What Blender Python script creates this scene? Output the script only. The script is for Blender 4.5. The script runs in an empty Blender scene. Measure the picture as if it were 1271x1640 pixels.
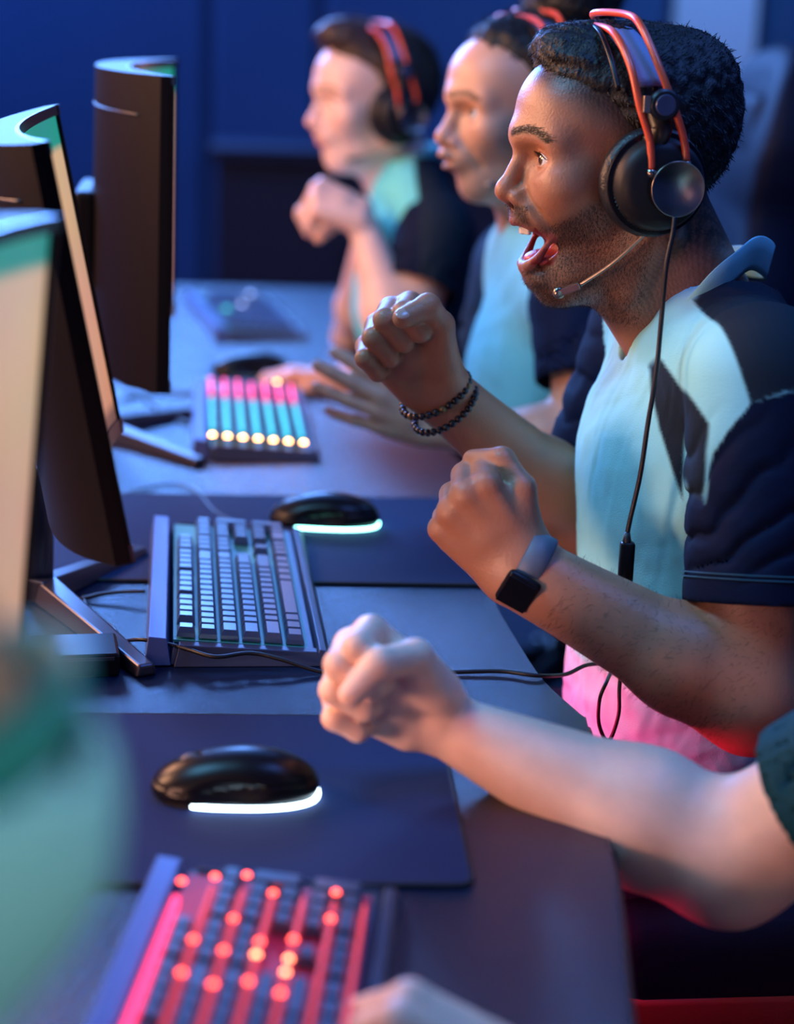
import bpy, bmesh, math, random
import numpy as np
from mathutils import Vector, Matrix
S = bpy.context.scene
COL = S.collection
# ---------------------------------------------------------------- camera
F=3000.;CZ=1.37;PITCH=math.radians(15.3);YAW=math.radians(3.9);ROLL=math.radians(2.0)
_cp,_sp=math.cos(PITCH),math.sin(PITCH);_cy,_sy=math.cos(YAW),math.sin(YAW)
FW=np.array([_sy*_cp,_cy*_cp,-_sp]);_r0=np.array([_cy,-_sy,0.]);_u0=np.cross(_r0,FW)
RT=_r0*math.cos(ROLL)+_u0*math.sin(ROLL);UP=np.cross(RT,FW);CP=np.array([0,0,CZ])
cam=bpy.data.cameras.new('camera');camo=bpy.data.objects.new('camera',cam);COL.objects.link(camo)
camo.matrix_world=Matrix(((RT[0],UP[0],-FW[0],0),(RT[1],UP[1],-FW[1],0),(RT[2],UP[2],-FW[2],CZ),(0,0,0,1)))
cam.sensor_fit='HORIZONTAL';cam.sensor_width=36;cam.lens=F*36/1271.;cam.clip_start=.02
cam.dof.use_dof=True;cam.dof.focus_distance=1.76;cam.dof.aperture_fstop=cam.lens/1000/.028
S.camera=camo
# ---------------------------------------------------------------- world, light, exposure
w=bpy.data.worlds.new('world');S.world=w;w.use_nodes=True
w.node_tree.nodes['Background'].inputs[0].default_value=(.012,.03,.16,1)
w.node_tree.nodes['Background'].inputs[1].default_value=.15
def area(name,loc,target,size,size_y,power,color,spread=math.pi):
    l=bpy.data.lights.new(name,'AREA');l.shape='RECTANGLE';l.size=size;l.size_y=size_y;l.energy=power;l.color=color;l.spread=spread
    o=bpy.data.objects.new(name,l);COL.objects.link(o);o.location=loc
    d=Vector(target)-Vector(loc);o.rotation_euler=d.to_track_quat('-Z','Y').to_euler();return o
area('warm_key_light',(-1.25,1.78,1.46),(.4,1.85,1.14),.45,.45,22,(1,.49,.26))
area('warm_far_light',(-1.25,2.70,1.80),(.3,2.6,1.15),.6,.5,27,(1,.47,.26))
area('warm_fist_fill',(-.75,.85,.95),(.12,1.40,.87),.25,.25,.8,(1,.48,.32),.75)  # added fill with a narrow spread, warms only the nearest raised fist
area('cyan_key_light',(-.85,1.45,2.7),(.30,1.75,.9),.6,.6,29,(.16,.58,1))
area('blue_panel_light',(-1.0,6.15,2.50),(-.5,1.6,.75),2.1,.8,420,(.13,.34,1))
area('blue_ceiling_light',(-.3,3.6,2.85),(.0,2.0,.75),2.2,1.0,15,(.08,.26,1))
area('blue_top_light',(.75,1.35,2.7),(.28,1.65,.9),.5,.5,15,(.10,.26,1))
area('blue_rear_light',(1.5,2.6,2.5),(.45,1.9,1.1),.6,.6,6,(.10,.26,1))
area('blue_wall_light',(-1.2,4.6,2.8),(-.9,6.3,1.1),2.4,.5,17,(.05,.25,1))
area('board_fill_light',(1.35,5.3,2.8),(1.35,6.2,1.4),.5,.3,7,(.11,.45,1),1.6)  # added lamp, there only to brighten the pale board
area('teal_fill_light',(.75,-.35,1.75),(-.12,.58,1.12),.3,.3,.40,(.60,.82,.72),.55)  # added narrow fill aimed at the blurred person on the left
area('red_under_light',(.0,1.68,.655),(.40,1.76,.66),.5,.06,4.6,(1,.025,.12))
area('red_low_light',(.75,1.15,.22),(.55,1.75,.45),.3,.3,.15,(1,.10,.03))
S.view_settings.view_transform='Standard';S.view_settings.look='None';S.view_settings.exposure=0;S.view_settings.gamma=1
S.view_settings.use_curve_mapping=False
S.cycles.use_denoising=True
# ---------------------------------------------------------------- projection helpers (pixel of the photo -> a point in the room)
def ray(px,py): return FW+RT*(px-635.5)/F-UP*(py-820)/F
def P(px,py,Y): r=ray(px,py);return CP+r*(Y/r[1])
def D(px,py,z=.75): r=ray(px,py);return CP+r*((z-CZ)/r[2])
A=lambda *a:np.array(a,float)
# ---------------------------------------------------------------- materials
MATS={}
def mat(name,col=(.5,.5,.5),rough=.5,metal=0,emit=None,es=0,bump=0,bscale=200,attr=False,coat=0,sss=0,spec=.5,var=0,vscale=6,stretch=None,sheen=0,trans=0):
    if name in MATS: return MATS[name]
    m=bpy.data.materials.new(name);m.use_nodes=True;nt=m.node_tree;N=nt.nodes;Lk=nt.links
    b=N['Principled BSDF'];b.inputs['Base Color'].default_value=(*col,1);b.inputs['Roughness'].default_value=rough
    b.inputs['Metallic'].default_value=metal;b.inputs['Specular IOR Level'].default_value=spec
    b.inputs['Coat Weight'].default_value=coat;b.inputs['Coat Roughness'].default_value=.15
    b.inputs['Sheen Weight'].default_value=sheen
    if sss:
        b.inputs['Subsurface Weight'].default_value=sss;b.inputs['Subsurface Radius'].default_value=(1,.35,.2);b.inputs['Subsurface Scale'].default_value=.008
    if emit: b.inputs['Emission Color'].default_value=(*emit,1);b.inputs['Emission Strength'].default_value=es
    src=None
    if attr:
        a=N.new('ShaderNodeAttribute');a.attribute_name='Col';src=a.outputs['Color']
        Lk.new(src,b.inputs['Base Color'])
    if var or bump:
        tc=N.new('ShaderNodeTexCoord')
        co=tc.outputs['Object']
        if stretch:
            mp=N.new('ShaderNodeMapping');mp.inputs['Scale'].default_value=stretch;Lk.new(co,mp.inputs[0]);co=mp.outputs[0]
    if var:
        n=N.new('ShaderNodeTexNoise');n.inputs['Scale'].default_value=vscale;n.inputs['Detail'].default_value=5;Lk.new(co,n.inputs['Vector'])
        mx=N.new('ShaderNodeMix');mx.data_type='RGBA';mx.blend_type='MULTIPLY';mx.inputs[0].default_value=1
        r=N.new('ShaderNodeMapRange');r.inputs['To Min'].default_value=1-var;r.inputs['To Max'].default_value=1+var
        Lk.new(n.outputs['Fac'],r.inputs['Value']);Lk.new(r.outputs[0],mx.inputs[7])
        if src is None: mx.inputs[6].default_value=(*col,1)
        else: Lk.new(src,mx.inputs[6])
        Lk.new(mx.outputs[2],b.inputs['Base Color'])
    if bump:
        n=N.new('ShaderNodeTexNoise');n.inputs['Scale'].default_value=bscale;n.inputs['Detail'].default_value=4;Lk.new(co,n.inputs['Vector'])
        bp=N.new('ShaderNodeBump');bp.inputs['Strength'].default_value=bump;bp.inputs['Distance'].default_value=.002
        Lk.new(n.outputs['Fac'],bp.inputs['Height']);Lk.new(bp.outputs[0],b.inputs['Normal'])
    MATS[name]=m;return m
M_SKIN=mat('skin',rough=.42,attr=True,sss=.12,bump=.25,bscale=420,var=.10,vscale=45)
M_HAIR=mat('dark_hair',(.004,.004,.005),rough=.55,attr=False,bump=.5,bscale=300)
M_BROWNHAIR=mat('brown_hair',(.05,.025,.014),rough=.5,bump=.5,bscale=200)
M_BEARD=mat('beard_hair',(.012,.008,.006),rough=.5)
M_CLOTH=mat('jersey_cloth',rough=.72,attr=True,bump=.35,bscale=900,spec=.12)
M_COLLAR=mat('collar_cloth',(.30,.80,.80),rough=.7,bump=.3,bscale=900)
M_JEANS=mat('denim',(.012,.018,.05),rough=.85,bump=.6,bscale=700)
M_STITCH=mat('orange_thread',(.75,.12,.03),rough=.6)
M_EYE=mat('eye_white',rough=.08,attr=True,coat=.6)
M_TEETH=mat('teeth',(.82,.78,.70),rough=.2,coat=.4)
M_TONGUE=mat('tongue',(.55,.08,.08),rough=.3,bump=.3,bscale=500)
M_BLK=mat('black_plastic',(.010,.010,.012),rough=.38)
M_BLKG=mat('glossy_black_plastic',(.004,.004,.006),rough=.30,coat=.0,spec=.22)
M_LEATHER=mat('black_leatherette',(.014,.014,.016),rough=.35,bump=.5,bscale=350)
M_MESH=mat('speaker_mesh',(.02,.02,.022),rough=.5,metal=.6)
M_ORANGE=mat('orange_rubber',(.75,.085,.03),rough=.35,coat=.2)
M_STEEL=mat('bronze_steel',(.42,.34,.26),rough=.28,metal=1)
M_DESK=mat('desk_laminate',(.003,.009,.034),rough=.23,bump=.35,bscale=1500,spec=.6)
M_PAD=mat('mousepad_cloth',(.012,.024,.085),rough=.8,bump=.3,bscale=1800,spec=.15)
M_PADRIM=mat('mousepad_edge',(.003,.003,.006),rough=.7)
M_KCASE=mat('keyboard_case',(.06,.075,.13),rough=.38,metal=.4,bump=.15,bscale=1800)
M_KPLATE=mat('keyboard_plate',(.10,.13,.25),rough=.35,metal=.6)
M_KEY=mat('keycap',(.045,.08,.16),rough=.3,coat=.4)
M_RUB=mat('cable_rubber',(.006,.006,.008),rough=.45)
M_MON=mat('monitor_shell',(.006,.004,.004),rough=.5,spec=.10)
M_MONTOP=mat('monitor_bezel',(.03,.035,.05),rough=.25)
M_STAND=mat('stand_metal',(.05,.05,.07),rough=.32,metal=.5)
M_WALL=mat('wall_paint',(.025,.075,.20),rough=.9,var=.15,vscale=2)
M_FLOOR=mat('floor_carpet',(.010,.012,.03),rough=.95,bump=.3,bscale=300)
M_CAB=mat('dark_cabinet',(.006,.010,.035),rough=.6)
M_CHAIR=mat('chair_leatherette',(.004,.007,.024),rough=.6,spec=.15,bump=.3,bscale=300)
M_CHRED=mat('chair_red_trim',(.25,.012,.008),rough=.6,bump=.2,bscale=300)
M_GOLD=mat('gold_badge',(.75,.45,.15),rough=.3,metal=.8)
# ---------------------------------------------------------------- mesh helpers
def link(name,me,m,parent=None,smooth=True):
    o=bpy.data.objects.new(name,me);COL.objects.link(o)
    if m: me.materials.append(m)
    if smooth and len(me.polygons): me.polygons.foreach_set('use_smooth',np.ones(len(me.polygons),bool))
    if parent: o.parent=parent
    return o
def raw(name,V,Fq,m,parent=None,smooth=True,col=None,local=True):
    """V n*3 floats, Fq list of face index tuples or an n*k int array"""
    V=np.asarray(V,np.float32)
    if parent is not None and not local:
        q=parent;ms=[]
        while q is not None: ms.append(q.matrix_basis.copy());q=q.parent
        for mb in ms[::-1]: V=(V-np.array(mb.translation,np.float32))@np.array(mb.to_3x3(),np.float32)
    me=bpy.data.meshes.new(name)
    if isinstance(Fq,np.ndarray):
        n,k=Fq.shape;me.vertices.add(len(V));me.vertices.foreach_set('co',V.ravel());me.loops.add(n*k)
        me.loops.foreach_set('vertex_index',Fq.astype(np.int32).ravel());me.polygons.add(n)
        me.polygons.foreach_set('loop_start',np.arange(0,n*k,k,dtype=np.int32))
        try: me.polygons.foreach_set('loop_total',np.full(n,k,np.int32))
        except Exception: pass
        me.update(calc_edges=True)
    else:
        me.from_pydata(V.tolist(),[],Fq);me.update()
    if col is not None:
        at=me.color_attributes.new('Col','FLOAT_COLOR','POINT');c=np.ones((len(V),4),np.float32);c[:,:3]=col
        at.data.foreach_set('color',c.ravel())
    return link(name,me,m,parent,smooth)
class MB:
    """collects shapes; build() links them as one mesh object"""
    def __init__(s): s.V=[];s.F=[];s.n=0
    def add(s,V,Fc):
        s.V.extend([tuple(v) for v in V]);s.F.extend([tuple(i+s.n for i in f) for f in Fc]);s.n=len(s.V);return s
    def box(s,c,h,R=None,bev=0,seg=2):
        bm=bmesh.new();bmesh.ops.create_cube(bm,size=2)
        for v in bm.verts: v.co=Vector((v.co.x*h[0],v.co.y*h[1],v.co.z*h[2]))
        if bev: bmesh.ops.bevel(bm,geom=bm.edges[:],offset=bev,segments=seg,affect='EDGES',profile=.5)
        R=np.eye(3) if R is None else np.array(R)
        V=[R@np.array(v.co)+np.array(c) for v in bm.verts];Fc=[[v.index for v in f.verts] for f in bm.faces];bm.free()
        return s.add(V,Fc)
    def tube(s,pts,r,n=10,cap=True,up=None,flat=1.0):
        pts=[np.array(p,float) for p in pts];m=len(pts);rr=r if hasattr(r,'__len__') else [r]*m
        V=[];Fc=[];prev=None
        for i,p in enumerate(pts):
            t=pts[min(i+1,m-1)]-pts[max(i-1,0)];t=t/(np.linalg.norm(t)+1e-9)
            if prev is None:
                a=np.array(up,float) if up is not None else (A(0,0,1) if abs(t[2])<.9 else A(1,0,0))
            else: a=prev
            a=a-t*(a@t);a=a/(np.linalg.norm(a)+1e-9);prev=a;b=np.cross(t,a)
            for k in range(n):
                q=2*math.pi*k/n;V.append(p+rr[i]*(a*math.cos(q)+b*math.sin(q)*flat))
        for i in range(m-1):
            for k in range(n): Fc.append((i*n+k,i*n+(k+1)%n,(i+1)*n+(k+1)%n,(i+1)*n+k))
        if cap: Fc.append(tuple(range(n))[::-1]);Fc.append(tuple((m-1)*n+k for k in range(n)))
        return s.add(V,Fc)
    def lathe(s,prof,c,axis,n=32,sx=1,up=(0,0,1)):
        """prof: list of (r, h) along the axis"""
        ax=np.array(axis,float);ax/=np.linalg.norm(ax);a=np.array(up,float)
        if abs(a@ax)>.95: a=A(1,0,0)
        a=a-ax*(a@ax);a/=np.linalg.norm(a);b=np.cross(ax,a)
        V=[];Fc=[];m=len(prof)
        for r,h in prof:
            for k in range(n):
                q=2*math.pi*k/n;V.append(np.array(c)+ax*h+r*(a*math.cos(q)+b*sx*math.sin(q)))
        for i in range(m-1):
            for k in range(n): Fc.append((i*n+k,i*n+(k+1)%n,(i+1)*n+(k+1)%n,(i+1)*n+k))
        Fc.append(tuple(range(n))[::-1]);Fc.append(tuple((m-1)*n+k for k in range(n)))
        return s.add(V,Fc)
    def prism(s,poly,z0,z1):
        n=len(poly);V=[(x,y,z0) for x,y in poly]+[(x,y,z1) for x,y in poly]
        return s.add(V,[tuple(range(n))[::-1],tuple(range(n,2*n))]+[(i,(i+1)%n,n+(i+1)%n,n+i) for i in range(n)])
    def build(s,name,m,parent=None,smooth=False,local=True,bev=0,auto=None):
        o=raw(name,np.array(s.V,np.float32),s.F,m,parent,smooth,local=local)
        if auto is not None and smooth:
            try: o.data.set_sharp_from_angle(angle=math.radians(auto))
            except Exception: pass
        if bev:
            md=o.modifiers.new('bevel','BEVEL');md.width=bev;md.segments=3;md.limit_method='ANGLE'
        return o
def thing(name,label,cat,loc=(0,0,0),M=None,group=None):
    o=bpy.data.objects.new(name,None);COL.objects.link(o);o.empty_display_size=.05
    if M is not None:
        mm=Matrix([list(r) for r in np.array(M)]).to_4x4();mm.translation=Vector([float(x) for x in loc]);o.matrix_basis=mm
    else: o.matrix_basis=Matrix.Translation(Vector([float(x) for x in loc]))
    o['label']=label;o['category']=cat
    if group:o['group']=group
    return o
def tag(o,label,cat,group=None):
    o['label']=label;o['category']=cat
    if group:o['group']=group
    return o
def struct(o): o['kind']='structure';return o
def spline(pts,n=8):
    pts=[np.array(p,float) for p in pts];out=[]
    for i in range(len(pts)-1):
        p0=pts[max(i-1,0)];p1=pts[i];p2=pts[i+1];p3=pts[min(i+2,len(pts)-1)]
        for k in range(n):
            t=k/n;out.append(.5*((2*p1)+(-p0+p2)*t+(2*p0-5*p1+4*p2-p3)*t*t+(-p0+3*p1-3*p2+p3)*t**3))
    out.append(pts[-1]);return out
# ---------------------------------------------------------------- signed distance shapes, meshed with surface nets
def ell(c,r,R=None):
    c=np.array(c,np.float32);r=np.array(r,np.float32)
    Rm=None if R is None else np.array(R,np.float32)
    def f(p):
        q=p-c
        if Rm is not None: q=q@Rm
        a=q/r;k0=np.sqrt((a*a).sum(1));b=a/r;k1=np.sqrt((b*b).sum(1))+1e-9
        return k0*(k0-1)/k1
    return f
def cap(a,b,ra,rb=None):
    a=np.array(a,np.float32);b=np.array(b,np.float32);rb=ra if rb is None else rb;ba=b-a;bb=float(ba@ba)+1e-12
    def f(p):
        q=p-a;h=np.clip(q@ba/bb,0,1).astype(np.float32);d=q-h[:,None]*ba
        return np.sqrt((d*d).sum(1))-(ra+(rb-ra)*h)
    return f
def sph(c,r): return cap(c,np.array(c)+1e-5,r)
def smin(a,b,k):
    if k<=0: return np.minimum(a,b)
    h=np.clip(.5+.5*(b-a)/k,0,1);return b+(a-b)*h-k*h*(1-h)
def U(k,*fs):
    def f(p):
        d=fs[0](p)
        for g in fs[1:]: d=smin(d,g(p),k)
        return d
    return f
def SUB(f,g,k=.001): return lambda p:-smin(-f(p),g(p),k)
def chain(pts,rs,k=.002): return U(k,*[cap(pts[i],pts[i+1],rs[i],rs[i+1]) for i in range(len(pts)-1)])
def XF(f,O,M):
    O=np.array(O,np.float32);M=np.array(M,np.float32)   # columns of M are the local axes in the room
    return lambda p:f((p-O)@M)
def mesh_sdf(f,lo,hi,h,B=8):
    lo=np.array(lo,float);n=np.ceil((np.array(hi)-lo)/h/B).astype(int)
    N=n*B;g=[ (np.arange(n[i])+.5)*B*h-h*.5+lo[i] for i in range(3)]
    cc=np.stack(np.meshgrid(*g,indexing='ij'),-1).reshape(-1,3).astype(np.float32)
    dc=np.concatenate([f(c) for c in np.array_split(cc,max(1,len(cc)//200000))]).reshape(n)
    act=np.argwhere(np.abs(dc)<B*h*1.35)
    v=np.repeat(np.repeat(np.repeat(dc.astype(np.float32),B,0),B,1),B,2)
    off=np.stack(np.meshgrid(*[np.arange(B)]*3,indexing='ij'),-1).reshape(-1,3)
    vb=v.reshape(n[0],B,n[1],B,n[2],B)
    for ch in np.array_split(act,max(1,len(act)*B**3//300000)):
        idx=(ch[:,None,:]*B+off[None]).reshape(-1,3)
        d=f((idx*h+lo).astype(np.float32))
        v[idx[:,0],idx[:,1],idx[:,2]]=d
    s=v<0
    c=s[:-1,:-1,:-1].astype(np.uint8)
    for a,b,e in ((1,0,0),(0,1,0),(0,0,1),(1,1,0),(1,0,1),(0,1,1),(1,1,1)):
        c=c+s[a:N[0]-1+a,b:N[1]-1+b,e:N[2]-1+e]
    cell=np.argwhere((c>0)&(c<8));ids=np.full(c.shape,-1,np.int32);ids[cell[:,0],cell[:,1],cell[:,2]]=np.arange(len(cell))
    cor=[(a,b,e) for a in(0,1) for b in(0,1) for e in(0,1)]
    cv=[v[cell[:,0]+a,cell[:,1]+b,cell[:,2]+e] for a,b,e in cor]
    acc=np.zeros((len(cell),3));cnt=np.zeros(len(cell))
    for i in range(8):
        for j in range(i+1,8):
            if sum(abs(cor[i][k]-cor[j][k]) for k in range(3))!=1: continue
            mk=(cv[i]<0)!=(cv[j]<0);t=np.where(mk,cv[i]/(cv[i]-cv[j]+1e-20),0)
            pos=np.array(cor[i])+t[:,None]*(np.array(cor[j])-np.array(cor[i]))
            acc+=pos*mk[:,None];cnt+=mk
    V=(cell+acc/cnt[:,None])*h+lo
    Q=[]
    for ax in range(3):
        b1,b2=(ax+1)%3,(ax+2)%3
        sl=[slice(None)]*3;sl[ax]=slice(0,-1);s0=s[tuple(sl)];sl[ax]=slice(1,None);s1=s[tuple(sl)]
        e=np.argwhere(s0!=s1);e=e[(e[:,b1]>0)&(e[:,b2]>0)&(e[:,b1]<N[b1]-1)&(e[:,b2]<N[b2]-1)]
        ins=s0[e[:,0],e[:,1],e[:,2]]
        d1=np.zeros(3,int);d1[b1]=1;d2=np.zeros(3,int);d2[b2]=1
        q=np.stack([ids[tuple((e-d1-d2).T)],ids[tuple((e-d2).T)],ids[tuple(e.T)],ids[tuple((e-d1).T)]],1)
        q[~ins]=q[~ins][:,::-1];Q.append(q)
    Q=np.concatenate(Q);Q=Q[(Q>=0).all(1)]
    return V,Q
def noise3(p,s,seed=0):
    r=np.random.RandomState(seed);out=0
    q=p*s
    for i in range(4):
        a=r.normal(size=(3,3));ph=r.uniform(0,6.28,3)
        w=np.sin(q@a+ph);q2=q+w*.7;out=out+np.sin(q2@r.normal(size=3)*1.3+r.uniform(0,6.28))*(.6**i);q=q*1.9
    return out/2.2
sstep=lambda a,b,x:(lambda t:t*t*(3-2*t))(np.clip((x-a)/(b-a),0,1))
# ================================================================ people
def hframe(a,pitch=0):
    a=math.radians(a);pitch=math.radians(pitch)
    f=A(-math.cos(a),-math.sin(a),0);l=A(math.sin(a),-math.cos(a),0);u=A(0,0,1)
    return np.stack([f*math.cos(pitch)+u*math.sin(pitch),l,u*math.cos(pitch)-f*math.sin(pitch)],1)   # columns: forward, left, up
def pdist(P2,poly):
    d=np.full(len(P2),9.)
    for a,b in zip(poly[:-1],poly[1:]):
        a=np.array(a,float);b=np.array(b,float);ba=b-a;h=np.clip(((P2-a)@ba)/(ba@ba),0,1);q=P2-a-h[:,None]*ba
        d=np.minimum(d,np.sqrt((q*q).sum(1)))
    return d
def head_shapes(op=0.,pucker=0.,nose=1.,fem=0.,lid=1.,smile=0.):
    J=A(-.006,0,-.027)*op
    fs=[ell((-.011,0,.040),(.097,.074,.081)),ell((.046,0,.045),(.052,.062,.052)),ell((.040,0,-.012),(.050,.058,.062)),
        ell((.025,0,-.04),(.055,.052,.05))]
    for s in(-1,1):
        fs+=[sph((.060,s*.041,-.016-.002*smile),.022+.003*smile),cap((.090,s*.008,.024),(.070,s*.044,.022),.0105,.010),
             cap(A(-.022,s*.054,-.048)+J*.4,A(.050,s*.016,-.088)+J,.017,.016),cap((-.02,s*.060,.0),A(-.022,s*.054,-.05)+J*.4,.014,.016)]
    fs+=[ell((.066,0,-.046),(.034,.034,.024)),ell(A(.060,0,-.092)+J,(.0185,.021,.019)),
         ell(A(.030,0,-.076)+J*.8,(.045,.042,.028)),cap(A(-.01,0,-.06),A(.035,0,-.085)+J*.8,.04,.022)]
    base=U(.020,*fs)
    sock=[ell((.094,s*.031,.004),(.016,.019,.0115)) for s in(-1,1)]
    for g in sock: base=SUB(base,g,.012)
    lids=[]
    for s in(-1,1): lids.append(sph((.0715,s*.031,.004),.0146))
    base=U(.0035,base,*lids)
    n=nose
    nz=U(.007,cap((.088,0,.016),(.104*1.0,0,-.022),.0065,.0082*n),sph((.107,0,-.0285),.0100*n),cap((.100,0,-.036),(.09,0,-.040),.006,.007),
         ell((.0935,.0125*n,-.0335),(.0115,.0068,.0080)),ell((.0935,-.0125*n,-.0335),(.0115,.0068,.0080)))
    base=U(.007,base,nz)
    for s in(-1,1): base=SUB(base,ell((.0985,s*.0068*n,-.0410),(.0058,.0030,.0045)),.002)
    # nasolabial fold
    for s in(-1,1): base=SUB(base,chain([(.092,s*.021,-.030),(.081,s*.033,-.046),(.069,s*.037,-.062)],[.0006,.0012,.0005],.002),.012)
    pk=pucker
    if op>0:
        base=SUB(base,ell((.100,0,-.0775),(.037,.029,.0195)),.003)
        base=SUB(base,ell((.06,0,-.078),(.03,.024,.017)),.004)
        up=[(.0655,.0285,-.068),(.084,.0185,-.0585),(.0945,.008,-.0555),(.0965,0,-.0570),(.0945,-.008,-.0555),(.084,-.0185,-.0585),(.0655,-.0285,-.068)]
        lo=[(.0655,.0285,-.068),(.0765,.020,-.090),(.0835,.010,-.0985),(.0845,0,-.1000),(.0835,-.010,-.0985),(.0765,-.020,-.090),(.0655,-.0285,-.068)]
        base=U(.004,base,chain(up,[.002,.0042,.0048,.0044,.0048,.0042,.002]),chain(lo,[.002,.0042,.0052,.0056,.0052,.0042,.002]))
        base=U(.010,base,ell((.0700,0,-.1105),(.0145,.022,.012)))
    else:
        wd=1-.45*pk;fo=.009*pk;g=.003*pk
        up=[(.073+fo,.024*wd,-.0575),(.088+fo,.012*wd,-.0535+g),(.0955+fo,.004,-.0520+g),(.0955+fo,-.004,-.0520+g),(.088+fo,-.012*wd,-.0535+g),(.073+fo,-.024*wd,-.0575)]
        lo=[(.073+fo,.024*wd,-.0585),(.087+fo*.8,.011*wd,-.0632-g),(.0925+fo*.8,0,-.0645-g),(.087+fo*.8,-.011*wd,-.0632-g),(.073+fo,-.024*wd,-.0585)]
        if pk: base=U(.012,base,ell((.083,0,-.058),(.018,.018,.016)))
        ru=.0042+.0016*fem+.001*pk
        base=U(.0025,base,chain(up,[.002,ru,ru+.0005,ru+.0005,ru,.002]),chain(lo,[.002,ru+.0008,ru+.0014,ru+.0008,.002]))
        cr=[(.073+fo,.025*wd,-.058),(.092+fo,.012*wd,-.0582),(.1005+fo,0,-.0580),(.092+fo,-.012*wd,-.0582),(.073+fo,-.025*wd,-.058)]
        base=SUB(base,chain(cr,[.0005,.001+g*.8,.0014+g*1.1,.001+g*.8,.0005]),.002)
        base=SUB(base,cap((.100,-.012,-.076),(.100,.012,-.076),.006),.012)
    # eye opening and room for the eyeball
    for s in(-1,1):
        R=np.array([[1,0,0],[0,1,0],[0,0,1.]])
        base=SUB(base,ell((.0850,s*.0320,.0045),(.0135,.0128,.0056*lid)),.0012)
        base=SUB(base,sph((.0715,s*.031,.004),.0125),.0008)
    return base,dict(up=up,lo=lo,J=J)
BROW=[(.009,.0265),(.022,.0305),(.038,.0305),(.050,.0235)]
def head_color(p,info,skin,lipc,beard=0,brow=(.015,.01,.008),fade=None,hair=(.01,.008,.007)):
    """own colours of the skin: lips, eyebrows, stubble, mouth lining"""
    n=len(p);sk=np.tile(np.array(skin,float),(n,1))
    nz=noise3(p,60,3)
    sk*=1+.06*nz[:,None]
    warm=np.exp(-(((p-A(.105,0,-.03))/A(.02,.018,.014))**2).sum(1))+.6*np.exp(-(((np.abs(p)-A(.065,.045,.02))/A(.03,.02,.02))**2).sum(1))
    sk*=1+warm[:,None]*A(.10,-.10,-.12)
    dl=pdist(p,info['up']);dl2=pdist(p,info['lo'])
    m=1-sstep(.0042,.0072,np.minimum(dl,dl2));sk=sk*(1-m[:,None])+np.array(lipc)*m[:,None]
    q=np.stack([np.abs(p[:,1]),p[:,2]],1)
    fine=.5+.5*noise3(p*A(1,1,1),1400,9)
    b=(1-sstep(.0022,.0050,pdist(q,BROW)))*(p[:,0]>.04)
    b=b*np.clip(.45+.9*fine,0,1);sk=sk*(1-b[:,None])+np.array(brow)*b[:,None]
    if beard:
        u,s,w=p.T
        line=np.interp(u,[-.06,0,.03,.05,.07,.085],[.02,-.002,-.018,-.035,-.050,-.060])
        bm=sstep(-.004,.016,line-w)
        ms=(1-sstep(.007,.012,np.abs(w+.0495)))*sstep(.072,.084,u)*(1-sstep(.022,.03,np.abs(s)))
        gap=1-.75*np.exp(-(((p-A(.085,0,-.103))/A(.02,.012,.008))**2).sum(1))
        bm=np.maximum(bm*(.6+.3*sstep(.02,.08,u)),ms*.9)*(1-m)*(1-.8*sstep(-.150,-.172,w))
        bm=np.clip(bm*beard*gap*(.45+.75*fine+.2*nz),0,.93)
        sk=sk*(1-bm[:,None])+A(.02,.012,.009)*bm[:,None]
    if fade is not None:
        h=fade(p);f=(1-sstep(-.002,.016+.018*sstep(.03,.055,np.abs(p[:,1])),h))*.92*np.clip(.6+.6*fine,0,1);sk=sk*(1-f[:,None])+np.array(hair)*f[:,None]
    ins=(p[:,0]<.083)&(p[:,0]>.03)&(np.abs(p[:,1])<.027)&(p[:,2]<-.060)&(p[:,2]>-.096)&(info['J'][2]<-.01)
    sk[ins]=A(.22,.02,.02)
    return sk
def hairline(tab): 
    us=[t[0] for t in tab];ws=[t[1] for t in tab]
    return lambda p:np.interp(p[:,0],us,ws)-p[:,2]-.010*np.sin(np.clip(np.abs(p[:,1])/.07,0,1)*3.14)*(p[:,0]>.03)
HL_MAN=[(-.13,-.062),(-.10,-.066),(-.055,-.060),(-.045,-.02),(-.02,.005),(.008,.030),(.030,.058),(.055,.076),(.085,.090),(.11,.10)]
def hair_shape(hl,thick=.011,extra=()):
    cr=U(.02,ell((-.012,0,.041),(.097+thick,.0755+thick*.8,.0810+thick)),ell((.045,0,.046),(.054+thick*.6,.063+thick*.5,.053+thick*.9)),*extra)
    return lambda p:-smin(-(cr(p)+thick*.8*(1-sstep(0,.032,-hl(p)))-.0022*noise3(p*A(.5,1,1),170,5)-.0015*noise3(p,60,6)),-hl(p)*.6,.012)
def normals(V,Q):
    n=np.cross(V[Q[:,2]]-V[Q[:,0]],V[Q[:,3]]-V[Q[:,1]]);N=np.zeros_like(V)
    for k in range(4): np.add.at(N,Q[:,k],n)
    return N/(np.linalg.norm(N,axis=1,keepdims=True)+1e-12)
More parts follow.
